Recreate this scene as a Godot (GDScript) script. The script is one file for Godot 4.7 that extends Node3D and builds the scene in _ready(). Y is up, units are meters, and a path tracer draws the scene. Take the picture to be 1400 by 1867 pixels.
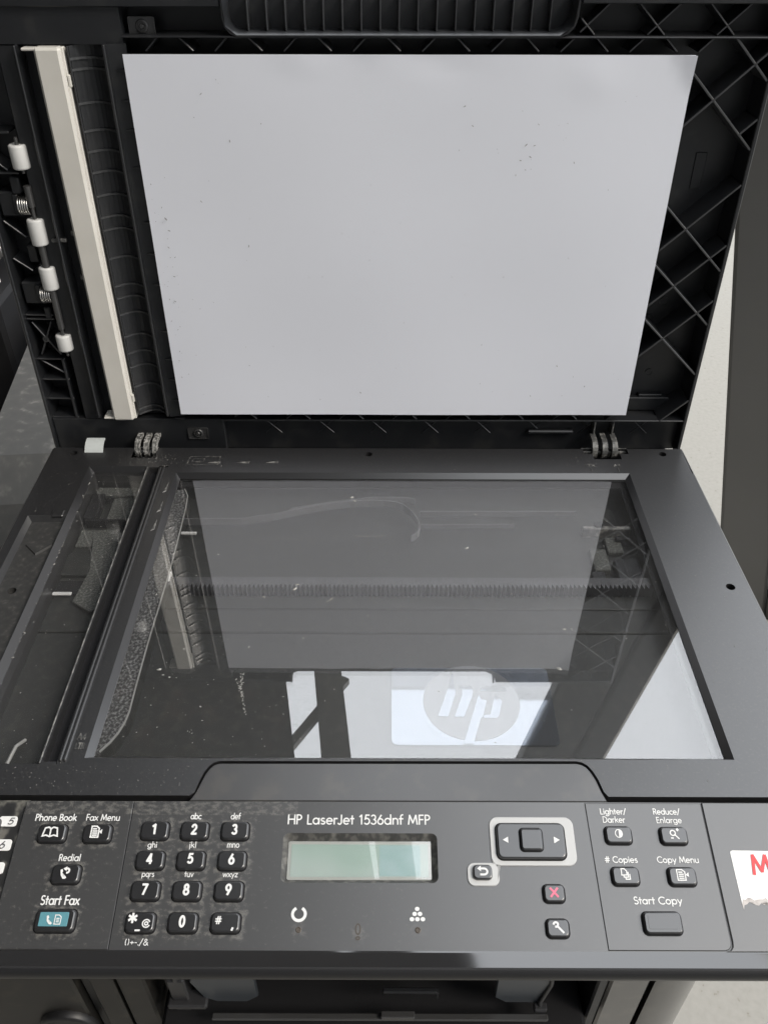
extends Node3D
# A worn multifunction printer with its scanner lid raised, seen from just in front of it. Metres, y up; y = 0 is the top of the scanner frame.

const GROUND := -0.36
const BASE := Vector3(-0.02, GROUND, 0.12)
const TILT := 0.24435
var rng := RandomNumberGenerator.new()
var mat := {}
var used := {}
var printer: Node3D
var PANEL: Transform3D
var LID: Transform3D


# ------------------------------------------------------------------ mesh building
class Mesher:
	var v := PackedVector3Array()
	var n := PackedVector3Array()
	var uv := PackedVector2Array()
	var xf := Transform3D()

	func tri(a: Vector3, b: Vector3, c: Vector3, na: Vector3, nb: Vector3, nc: Vector3) -> void:
		var g := (b - a).cross(c - a)
		if g.length_squared() < 1e-22:
			return
		if g.dot(na + nb + nc) > 0.0:
			var t := b; b = c; c = t
			t = nb; nb = nc; nc = t
		for p in [a, b, c]:
			v.append(xf * p)
			uv.append(Vector2(p.x, p.z))
		for m in [na, nb, nc]:
			n.append((xf.basis * m).normalized())

	func flat(a: Vector3, b: Vector3, c: Vector3, hint: Vector3) -> void:
		var g := (b - a).cross(c - a)
		if g.length_squared() < 1e-22:
			return
		g = g.normalized()
		if g.dot(hint) < 0.0:
			g = -g
		tri(a, b, c, g, g, g)

	func quad(a: Vector3, b: Vector3, c: Vector3, d: Vector3, hint: Vector3) -> void:
		flat(a, b, c, hint)
		flat(a, c, d, hint)

	func squad(a: Vector3, b: Vector3, c: Vector3, d: Vector3, na: Vector3, nb: Vector3, nc: Vector3, nd: Vector3) -> void:
		tri(a, b, c, na, nb, nc)
		tri(a, c, d, na, nc, nd)

	# a box with chamfered edges
	func box(p: Vector3, q: Vector3, c := 0.0) -> void:
		var lo := Vector3(minf(p.x, q.x), minf(p.y, q.y), minf(p.z, q.z))
		var hi := Vector3(maxf(p.x, q.x), maxf(p.y, q.y), maxf(p.z, q.z))
		c = minf(c, minf(hi.x - lo.x, minf(hi.y - lo.y, hi.z - lo.z)) * 0.45)
		var at := func(sx: int, sy: int, sz: int, keep: int) -> Vector3:
			var r := Vector3(hi.x if sx > 0 else lo.x, hi.y if sy > 0 else lo.y, hi.z if sz > 0 else lo.z)
			if keep != 0: r.x -= sx * c
			if keep != 1: r.y -= sy * c
			if keep != 2: r.z -= sz * c
			return r
		var S := [-1, 1]
		for s in S:
			quad(at.call(s, -1, -1, 0), at.call(s, 1, -1, 0), at.call(s, 1, 1, 0), at.call(s, -1, 1, 0), Vector3(s, 0, 0))
			quad(at.call(-1, s, -1, 1), at.call(1, s, -1, 1), at.call(1, s, 1, 1), at.call(-1, s, 1, 1), Vector3(0, s, 0))
			quad(at.call(-1, -1, s, 2), at.call(1, -1, s, 2), at.call(1, 1, s, 2), at.call(-1, 1, s, 2), Vector3(0, 0, s))
		if c <= 0.0:
			return
		for s in S:
			for t in S:
				quad(at.call(s, t, -1, 0), at.call(s, t, 1, 0), at.call(s, t, 1, 1), at.call(s, t, -1, 1), Vector3(s, t, 0))
				quad(at.call(s, -1, t, 0), at.call(s, 1, t, 0), at.call(s, 1, t, 2), at.call(s, -1, t, 2), Vector3(s, 0, t))
				quad(at.call(-1, s, t, 1), at.call(1, s, t, 1), at.call(1, s, t, 2), at.call(-1, s, t, 2), Vector3(0, s, t))
				for u in S:
					flat(at.call(s, t, u, 0), at.call(s, t, u, 1), at.call(s, t, u, 2), Vector3(s, t, u))

	# a polygon in x,z at height y, facing up (or down)
	func face(poly: PackedVector2Array, y: float, up := 1.0) -> void:
		var idx := Geometry2D.triangulate_polygon(poly)
		for k in range(0, idx.size(), 3):
			var a := poly[idx[k]]; var b := poly[idx[k + 1]]; var c := poly[idx[k + 2]]
			flat(Vector3(a.x, y, a.y), Vector3(b.x, y, b.y), Vector3(c.x, y, c.y), Vector3(0, up, 0))

	# polygon (x,z) carried up through (inset, height) steps
	func loft(poly: PackedVector2Array, prof: Array, top := true, bottom := false) -> void:
		var m := poly.size()
		var area := 0.0
		for i in m:
			area += poly[i].cross(poly[(i + 1) % m])
		var sg := 1.0 if area > 0.0 else -1.0
		var en := []
		for i in m:
			var d := (poly[(i + 1) % m] - poly[i]).normalized()
			en.append(Vector2(d.y, -d.x) * sg)
		var mit := []
		for i in m:
			var b: Vector2 = en[(i + m - 1) % m] + en[i]
			b = b / maxf(0.25, b.length_squared() * 0.5)
			mit.append(b)
		var ring := func(j: int, i: int) -> Vector3:
			var p: Vector2 = poly[i] - mit[i] * prof[j].x
			return Vector3(p.x, prof[j].y, p.y)
		var segn := []
		for j in prof.size() - 1:
			var d: Vector2 = prof[j + 1] - prof[j]
			segn.append(Vector2(d.y, d.x).normalized())  # (outward, up)
		for j in prof.size() - 1:
			var n0: Vector2 = segn[j]; var n1: Vector2 = segn[j]
			if j > 0 and n0.dot(segn[j - 1]) > 0.6: n0 = (n0 + segn[j - 1]).normalized()
			if j < segn.size() - 1 and n1.dot(segn[j + 1]) > 0.6: n1 = (n1 + segn[j + 1]).normalized()
			for i in m:
				var k := (i + 1) % m
				var ea: Vector2 = en[i]; var eb: Vector2 = en[i]
				if ea.dot(en[(i + m - 1) % m]) > 0.7: ea = (ea + en[(i + m - 1) % m]).normalized()
				if eb.dot(en[k]) > 0.7: eb = (eb + en[k]).normalized()
				squad(ring.call(j, i), ring.call(j, k), ring.call(j + 1, k), ring.call(j + 1, i),
					Vector3(ea.x * n0.x, n0.y, ea.y * n0.x), Vector3(eb.x * n0.x, n0.y, eb.y * n0.x), Vector3(eb.x * n1.x, n1.y, eb.y * n1.x), Vector3(ea.x * n1.x, n1.y, ea.y * n1.x))
		for e in ([prof.size() - 1] if top else []) + ([0] if bottom else []):
			var pl := PackedVector2Array()
			for i in m:
				var p3: Vector3 = ring.call(e, i)
				pl.append(Vector2(p3.x, p3.z))
			face(pl, prof[e].y, 1.0 if e > 0 else -1.0)

	# rectangle (four corners) with a hole given as a polygon round `c`
	func holed(q: Array, hole: PackedVector2Array, c: Vector2, y: float, depth := 0.0) -> void:
		var m := hole.size()
		var outp := []
		for p in hole:
			var d := (p - c).normalized()
			var best := 1e9
			var at := p
			for e in 4:
				var hit = Geometry2D.segment_intersects_segment(c, c + d * 10.0, q[e], q[(e + 1) % 4])
				if hit != null and c.distance_to(hit) < best:
					best = c.distance_to(hit); at = hit
			outp.append(at)
		for i in m:
			var k := (i + 1) % m
			var a := Vector3(hole[i].x, y, hole[i].y); var b := Vector3(hole[k].x, y, hole[k].y)
			quad(a, b, Vector3(outp[k].x, y, outp[k].y), Vector3(outp[i].x, y, outp[i].y), Vector3.UP)
			var turn: float = (outp[i] - c).angle_to(outp[k] - c)
			var way := signf(turn)
			var path := []
			for corner in q:
				var rel := fposmod((outp[i] - c).angle_to(corner - c) * way, TAU)
				if rel > 1e-6 and rel < absf(turn) - 1e-6:
					path.append([rel, corner])
			path.sort_custom(func(e, f): return e[0] < f[0])
			path.append([0.0, outp[k]])
			for e in path.size() - 1:
				flat(Vector3(outp[i].x, y, outp[i].y), Vector3(path[e][1].x, y, path[e][1].y), Vector3(path[e + 1][1].x, y, path[e + 1][1].y), Vector3.UP)
			if depth > 0.0:
				var down := Vector3(0, -depth, 0)
				quad(a, b, b + down, a + down, Vector3(c.x - hole[i].x, 0, c.y - hole[i].y))

	func rect(x0: float, x1: float, z0: float, z1: float, y: float) -> void:
		quad(Vector3(x0, y, z0), Vector3(x1, y, z0), Vector3(x1, y, z1), Vector3(x0, y, z1), Vector3.UP)

	# sloping band between two rectangles [x0,x1,z0,z1,y]
	func ring(a: Array, b: Array) -> void:
		var A := [Vector3(a[0], a[4], a[2]), Vector3(a[1], a[4], a[2]), Vector3(a[1], a[4], a[3]), Vector3(a[0], a[4], a[3])]
		var B := [Vector3(b[0], b[4], b[2]), Vector3(b[1], b[4], b[2]), Vector3(b[1], b[4], b[3]), Vector3(b[0], b[4], b[3])]
		var mid: Vector3 = (A[0] + A[2]) * 0.5
		for i in 4:
			var k := (i + 1) % 4
			var h: Vector3 = mid - (A[i] + A[k]) * 0.5
			h.y = 0.0
			quad(A[i], A[k], B[k], B[i], h.normalized() + Vector3.UP)

	func tube(path: Array, r: float, sides := 8, caps := true) -> void:
		var t0: Vector3 = (path[1] - path[0]).normalized()
		var u := t0.cross(Vector3(0.31, 0.9, 0.17)).normalized()
		var prev := []
		var last := path.size() - 1
		for k in path.size():
			var t: Vector3 = (path[mini(k + 1, last)] - path[maxi(k - 1, 0)]).normalized()
			u = (u - t * u.dot(t)).normalized()
			var w := t.cross(u)
			var now := []
			for s in sides:
				var a := TAU * s / sides
				now.append(u * cos(a) + w * sin(a))
			if k > 0:
				for s in sides:
					var e := (s + 1) % sides
					squad(path[k - 1] + prev[s] * r, path[k - 1] + prev[e] * r, path[k] + now[e] * r, path[k] + now[s] * r, prev[s], prev[e], now[e], now[s])
			if caps and (k == 0 or k == last):
				for s in range(1, sides - 1):
					flat(path[k] + now[0] * r, path[k] + now[s] * r, path[k] + now[s + 1] * r, -t if k == 0 else t)
			prev = now

	# flat stroke in x,z
	func stroke(pts: PackedVector2Array, hw: float, y: float, closed := false) -> void:
		var m := pts.size()
		if m < 2: return
		if not closed:
			for i in range(1, m - 1):
				if (pts[i] - pts[i - 1]).normalized().dot((pts[i + 1] - pts[i]).normalized()) < 0.1:
					stroke(pts.slice(0, i + 1), hw, y)
					stroke(pts.slice(i), hw, y + .000012)
					return
		var L := []; var R := []
		for i in m:
			var a := pts[(i + m - 1) % m] if closed or i > 0 else pts[i]
			var c := pts[(i + 1) % m] if closed or i < m - 1 else pts[i]
			var d0 := (pts[i] - a).normalized(); var d1 := (c - pts[i]).normalized()
			if d0 == Vector2.ZERO: d0 = d1
			if d1 == Vector2.ZERO: d1 = d0
			var n0 := Vector2(-d0.y, d0.x); var n1 := Vector2(-d1.y, d1.x)
			var b := n0 + n1
			b = b / maxf(0.5, b.length_squared() * 0.5)
			var p := pts[i]
			if not closed and i == 0: p -= d1 * hw * 0.6
			if not closed and i == m - 1: p += d0 * hw * 0.6
			L.append(Vector3(p.x + b.x * hw, y, p.y + b.y * hw)); R.append(Vector3(p.x - b.x * hw, y, p.y - b.y * hw))
		for i in (m if closed else m - 1):
			var k := (i + 1) % m
			quad(L[i], L[k], R[k], R[i], Vector3.UP)

	# open polyline (a,b) swept along x from x0 to x1, smooth where it bends gently; points are (z, y)
	func sweep(prof: PackedVector2Array, x0: float, x1: float, side: float, sharp := 0.8) -> void:
		var sn := []
		for j in prof.size() - 1:
			var d := (prof[j + 1] - prof[j]).normalized()
			sn.append(Vector2(-d.y, d.x) * side)
		for j in sn.size():
			var a: Vector2 = sn[j]; var b: Vector2 = sn[j]
			if j > 0 and a.dot(sn[j - 1]) > sharp: a = (a + sn[j - 1]).normalized()
			if j < sn.size() - 1 and b.dot(sn[j + 1]) > sharp: b = (b + sn[j + 1]).normalized()
			var p := prof[j]; var q := prof[j + 1]
			var na := Vector3(0, a.y, a.x); var nb := Vector3(0, b.y, b.x)
			squad(Vector3(x0, p.y, p.x), Vector3(x1, p.y, p.x), Vector3(x1, q.y, q.x), Vector3(x0, q.y, q.x), na, na, nb, nb)

	func mesh() -> ArrayMesh:
		var arr := []
		arr.resize(Mesh.ARRAY_MAX)
		arr[Mesh.ARRAY_VERTEX] = v; arr[Mesh.ARRAY_NORMAL] = n; arr[Mesh.ARRAY_TEX_UV] = uv
		var am := ArrayMesh.new()
		am.add_surface_from_arrays(Mesh.PRIMITIVE_TRIANGLES, arr)
		return am


static func rr(x0: float, z0: float, x1: float, z1: float, r: float, seg := 5) -> PackedVector2Array:
	var o := PackedVector2Array()
	for c in [[x1 - r, z0 + r, -90], [x1 - r, z1 - r, 0], [x0 + r, z1 - r, 90], [x0 + r, z0 + r, 180]]:
		for k in seg + 1:
			var a := deg_to_rad(c[2] + 90.0 * k / seg)
			o.append(Vector2(c[0] + cos(a) * r, c[1] + sin(a) * r))
	return o


static func circle(cx: float, cz: float, r: float, seg := 20, rz := 0.0) -> PackedVector2Array:
	var o := PackedVector2Array()
	for k in seg:
		o.append(Vector2(cx + cos(TAU * k / seg) * r, cz + sin(TAU * k / seg) * (rz if rz > 0.0 else r)))
	return o


static func pv(a: Array) -> PackedVector2Array:
	var o := PackedVector2Array()
	for p in a: o.append(Vector2(p[0], p[1]))
	return o


func M() -> Mesher:
	return Mesher.new()


# ------------------------------------------------------------------ nodes
func numbered(parent: Node, called: String) -> String:
	var key := "%d/%s" % [parent.get_instance_id(), called]
	var k: int = used.get(key, 0)
	used[key] = k + 1
	return called if k == 0 else "%s_%03d" % [called, k]


func add(parent: Node, called: String, m: Mesher, material: Material, label := "") -> MeshInstance3D:
	var o := MeshInstance3D.new()
	o.name = numbered(parent, called)
	o.mesh = m.mesh()
	o.material_override = material
	parent.add_child(o, true)
	if label: o.set_meta("label", label)
	return o


func shape(parent: Node, called: String, mesh: Mesh, material: Material, at := Transform3D()) -> MeshInstance3D:
	var o := MeshInstance3D.new()
	o.name = numbered(parent, called)
	o.mesh = mesh
	o.material_override = material
	o.transform = at
	parent.add_child(o, true)
	return o


# a part of the printer whose mesh is written in world coordinates
func part(called: String, m: Mesher, material: Material, label := "") -> MeshInstance3D:
	var o := add(printer, called, m, material, label)
	o.position = -BASE
	return o


func thing(called: String, label: String, category: String, at := Vector3.ZERO, group := "") -> Node3D:
	var o := Node3D.new()
	o.name = numbered(self, called)
	add_child(o, true)
	o.position = at
	o.set_meta("label", label)
	o.set_meta("category", category)
	if group: o.set_meta("group", group)
	return o


# ------------------------------------------------------------------ materials
func noise_tex(seed_: int, freq: float, size: int, stops: Array, octaves := 4, kind := FastNoiseLite.TYPE_SIMPLEX_SMOOTH) -> NoiseTexture2D:
	var f := FastNoiseLite.new()
	f.seed = seed_; f.frequency = freq; f.fractal_octaves = octaves; f.noise_type = kind
	var t := NoiseTexture2D.new()
	t.width = size; t.height = size; t.seamless = true; t.noise = f
	if not stops:
		t.as_normal_map = true
		t.bump_strength = 4.0
	else:
		var g := Gradient.new()
		g.offsets = PackedFloat32Array(stops.map(func(s): return s[0]))
		g.colors = PackedColorArray(stops.map(func(s): return s[1]))
		t.color_ramp = g
	return t


func lin(r: float, g: float, b: float) -> Color:
	return Color(r, g, b).linear_to_srgb()


func plain(r: float, g: float, b: float, rough := 0.5, spec := 0.5, metal := 0.0) -> StandardMaterial3D:
	var m := StandardMaterial3D.new()
	m.albedo_color = lin(r, g, b)
	m.roughness = rough
	m.metallic_specular = spec
	m.metallic = metal
	return m


func textured(tex: Texture2D, scale: float, rough: float, bump: Texture2D = null, bump_cm := 0.0) -> StandardMaterial3D:
	var m := StandardMaterial3D.new()
	m.albedo_texture = tex
	m.roughness = rough
	m.uv1_triplanar = true
	m.uv1_scale = Vector3.ONE * scale
	if bump:
		m.normal_enabled = true
		m.normal_texture = bump
		m.normal_scale = bump_cm
	return m


func make_materials() -> void:
	var grain := noise_tex(5, 0.3, 512, [], 2)
	var black_tex := noise_tex(11, 0.012, 1024, [[0.0, lin(.011, .011, .012)], [0.58, lin(.013, .013, .014)], [0.72, lin(.018, .0175, .017)], [0.9, lin(.034, .032, .029)]], 7)
	mat.frame = textured(black_tex, 38.0, 0.42, grain, 0.10)
	mat.lid = textured(noise_tex(12, 0.01, 512, [[0.0, lin(.0135, .0145, .0165)], [0.6, lin(.0165, .0175, .0195)], [0.85, lin(.026, .0265, .027)]], 5), 7.0, 0.36)
	mat.black = plain(.012, .012, .013, 0.45)
	mat.rib = plain(.0165, .0175, .0195, 0.34)
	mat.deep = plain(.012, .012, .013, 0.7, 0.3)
	mat.tray = textured(noise_tex(13, 0.02, 512, [[0.0, lin(.015, .016, .0155)], [0.55, lin(.018, .019, .018)], [0.8, lin(.028, .028, .025)]], 6), 12.0, 0.5)
	mat.dusty = textured(noise_tex(14, 0.03, 512, [[0.0, lin(.02, .02, .021)], [0.40, lin(.04, .04, .041)], [0.60, lin(.11, .112, .112)], [0.8, lin(.19, .19, .188)]], 6), 30.0, 0.9)
	mat.board = textured(noise_tex(15, 0.025, 512, [[0.0, lin(.032, .033, .031)], [0.42, lin(.048, .05, .046)], [0.62, lin(.075, .078, .072)], [0.85, lin(.13, .132, .122)]], 7), 44.0, 0.85)
	mat.sheet = plain(.74, .76, .82, 0.42)
	mat.cream = textured(noise_tex(16, 0.01, 256, [[0.0, lin(.60, .58, .53)], [0.6, lin(.66, .64, .59)], [1.0, lin(.69, .67, .62)]], 4), 6.0, 0.4)
	mat.roller = plain(.60, .60, .585, 0.5)
	mat.steel = plain(.55, .54, .52, 0.3, 0.5, 1.0)
	mat.shaft = plain(.10, .10, .10, 0.25, 0.5, 0.6)
	mat.hinge = textured(noise_tex(17, 0.03, 256, [[0.0, lin(.04, .04, .04)], [0.5, lin(.085, .085, .082)], [0.75, lin(.22, .215, .2)]], 5), 20.0, 0.4)
	mat.pale_tab = plain(.50, .53, .52, 0.35)
	mat.key = plain(.014, .014, .015, 0.3)
	mat.print = plain(.72, .72, .70, 0.6)
	mat.dark_print = plain(.06, .06, .065, 0.6)
	mat.silver = plain(.50, .50, .49, 0.45)
	mat.teal = plain(.10, .26, .30, 0.4)
	mat.red = plain(.75, .055, .06, 0.5)
	mat.pink = plain(.72, .16, .24, 0.45)
	mat.sticker = plain(.80, .79, .77, 0.4)
	mat.paper = textured(noise_tex(18, 0.05, 256, [[0.0, lin(.42, .39, .37)], [1.0, lin(.62, .58, .55)]], 4), 40.0, 0.9)
	mat.lcd = textured(noise_tex(19, 0.006, 256, [[0.2, lin(.30, .40, .35)], [0.8, lin(.37, .44, .41)]], 2), 14.0, 0.5)
	mat.logo_gloss = plain(.16, .18, .21, 0.03, 0.5, 0.85)
	mat.logo_matte = plain(.075, .08, .088, 0.35, 0.8)
	mat.body = textured(noise_tex(20, 0.012, 512, [[0.0, lin(.017, .0165, .0155)], [0.6, lin(.022, .021, .0195)], [0.85, lin(.045, .041, .035)]], 6), 7.0, 0.3)
	mat.body_shaded = textured(noise_tex(29, 0.012, 512, [[0.0, lin(.012, .0115, .0105)], [0.6, lin(.015, .014, .0125)], [0.85, lin(.03, .027, .022)]], 6), 7.0, 0.5)  # darker, duller copy of the body plastic; left-hand shade painted in
	mat.guide = plain(.05, .057, .065, 0.3)
	mat.dust = plain(.34, .335, .31, 0.95)
	mat.speck = plain(.33, .33, .34, 0.9)
	mat.wire = plain(.30, .30, .29, 0.4)
	mat.amber = plain(.075, .062, .05, 0.4)
	mat.post = textured(noise_tex(21, 0.008, 256, [[0.0, lin(.135, .133, .127)], [1.0, lin(.155, .152, .145)]], 4), 2.0, 0.5)
	mat.roof = textured(noise_tex(22, 0.01, 512, [[0.0, lin(.03, .03, .026)], [0.6, lin(.05, .047, .04)], [0.9, lin(.09, .06, .045)]], 6), 1.0, 0.8)
	mat.worn = textured(noise_tex(33, 0.02, 512, [[0.0, lin(.026, .026, .026)], [0.5, lin(.034, .034, .033)], [0.7, lin(.045, .044, .042)], [0.9, lin(.075, .073, .068)]], 6), 20.0, 0.55)
	mat.chalky = textured(noise_tex(34, 0.05, 256, [[0.0, lin(.03, .03, .03)], [0.45, lin(.09, .09, .085)], [0.6, lin(.30, .295, .28)], [0.8, lin(.42, .41, .39)]], 5), 26.0, 0.85)
	mat.lever = plain(.03, .03, .032, 0.35)
	mat.pale_rim = plain(.30, .30, .29, 0.4)
	mat.grey_dust = plain(.22, .215, .20, 0.95)
	mat.rack = plain(.06, .061, .065, 0.35)
	mat.bevel = plain(.013, .013, .014, 0.28, 0.8)
	mat.bevel.clearcoat_enabled = true
	mat.bevel.clearcoat = 0.5
	mat.bevel.clearcoat_roughness = 0.3
	mat.plaster = plain(.30, .295, .29, 0.9)
	mat.ground = textured(noise_tex(23, 0.05, 1024, [[0.0, lin(.16, .145, .12)], [0.10, lin(.22, .20, .17)], [0.135, lin(.27, .26, .235)], [0.5, lin(.285, .275, .248)], [1.0, lin(.305, .292, .264)]], 4), 2.6, 0.85)
	mat.metal_sheet = textured(noise_tex(25, 0.006, 1024, [[0.0, lin(.072, .072, .069)], [0.5, lin(.080, .079, .075)], [0.70, lin(.09, .088, .083)], [0.9, lin(.16, .155, .143)]], 8), 7.0, 0.6)
	for g in ["glass", "feeder"]:
		var m := StandardMaterial3D.new()
		m.albedo_color = Color(1, 1, 1, 0.009)
		m.transparency = BaseMaterial3D.TRANSPARENCY_ALPHA
		m.roughness = 0.0
		m.metallic_specular = 0.5
		m.cull_mode = BaseMaterial3D.CULL_DISABLED
		mat[g] = m
	mat.panel = panel_material()
	mat.lip = plain(.024, .024, .025, 0.06)
	mat.hump = textured(noise_tex(28, 0.015, 512, [[0.0, lin(.035, .0345, .0345)], [0.6, lin(.038, .0375, .0375)], [0.85, lin(.056, .052, .047)]], 6), 6.0, 0.36)
	for e in [["hump", 1.0, .8, .38], ["body", 1.0, 1.0, .25], ["frame", .9, .6, .36], ["key", 1.0, .7, .3], ["panel", 1.0, .8, .38], ["lip", 1.0, .7, .05], ["lid", .5, 0.0, .4], ["rib", .7, .3, .4]]:
		var g: StandardMaterial3D = mat[e[0]]
		g.metallic_specular = e[1]
		if e[2] > 0.0:
			g.clearcoat_enabled = true
			g.clearcoat = e[2]
			g.clearcoat_roughness = e[3]
	# partly mirroring sheet, added to strengthen the reflections in the panes
	var coat := StandardMaterial3D.new()
	var white := Image.create(4, 4, false, Image.FORMAT_RGB8)
	white.fill(Color.WHITE)
	coat.albedo_texture = ImageTexture.create_from_image(white)
	coat.albedo_color = Color(1, 1, 1, 0.13)
	coat.transparency = BaseMaterial3D.TRANSPARENCY_ALPHA
	coat.metallic = 1.0
	coat.roughness = 0.0
	mat.coat = coat
	mat.coat_thin = coat.duplicate()
	mat.coat_thin.albedo_color = Color(1, 1, 1, 0.05)
	mat.coat_thin.roughness = 0.1
	mat.speed = textured(noise_tex(26, 0.02, 256, [[0.0, lin(.012, .012, .012)], [0.5, lin(.02, .02, .02)], [0.7, lin(.12, .115, .10)]], 5), 14.0, 0.5)
	mat.panel_dark = textured(noise_tex(27, 0.03, 256, [[0.0, lin(.035, .034, .033)], [0.5, lin(.05, .049, .046)], [0.75, lin(.16, .155, .14)]], 5), 25.0, 0.5)
	mat.lcd_reflection = textured(noise_tex(35, 0.01, 256, [[0.2, lin(.27, .40, .39)], [0.8, lin(.31, .43, .43)]], 3), 30.0, 0.5)  # bluish reflection in the screen, as a colour
	mat.lcd_border = plain(.40, .41, .385, 0.5)
	mat.ribbon = plain(.105, .106, .11, 0.3)


# grey panel plastic with the grime that lies round the keys of its left half
func panel_material() -> StandardMaterial3D:
	var W := 1680; var H := 256
	var im := Image.create(W, H, false, Image.FORMAT_RGB8)
	var f := FastNoiseLite.new(); f.seed = 31; f.frequency = 0.06; f.fractal_octaves = 5
	var g := FastNoiseLite.new(); g.seed = 32; g.frequency = 0.3; g.fractal_octaves = 3
	var keys := []
	for k in key_list():
		keys.append(Rect2(k[1] - k[3] * 0.5, k[2] - k[4] * 0.5, k[3], k[4]))
	for e in [[-.0465, .0521], [-.022, .053], [.0022, .052]]:
		keys.append(Rect2(e[0] - .001, e[1] - .001, .002, .002))
	for j in H:
		var vv := 0.064 * j / H
		for i in W:
			var x := -0.215 + 0.42 * i / W
			var near := 0.0
			for r: Rect2 in keys:
				var dx := maxf(maxf(r.position.x - x, x - r.end.x), 0.0)
				var dz := maxf(maxf(r.position.y - vv, vv - r.end.y), 0.0)
				if dx < 0.005 and dz < 0.005:
					near = maxf(near, 1.0 - sqrt(dx * dx + dz * dz) / 0.0038)
			var a := f.get_noise_2d(i, j * 1.6) * 0.9 + g.get_noise_2d(i, j * 1.6) * 0.55
			var grime := 1.0 if x < -0.055 else (0.45 if x < 0.0 else 0.12)
			var d := clampf((a + near * 0.75 - 0.42) * 2.2, 0.0, 1.0) * grime
			if vv < 0.006 and x < -0.05: d = maxf(d, clampf((a + 0.1) * 2.0, 0.0, 0.8))
			var c := Vector3(.038, .0375, .0375).lerp(Vector3(.17, .163, .148), d * 0.7)
			im.set_pixel(i, j, Color(c.x, c.y, c.z).linear_to_srgb())
	var m := StandardMaterial3D.new()
	m.albedo_texture = ImageTexture.create_from_image(im)
	m.uv1_scale = Vector3(1.0 / 0.42, 1.0 / 0.064, 1)
	m.uv1_offset = Vector3(0.215 / 0.42, 0, 0)
	m.roughness = 0.36
	return m


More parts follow.
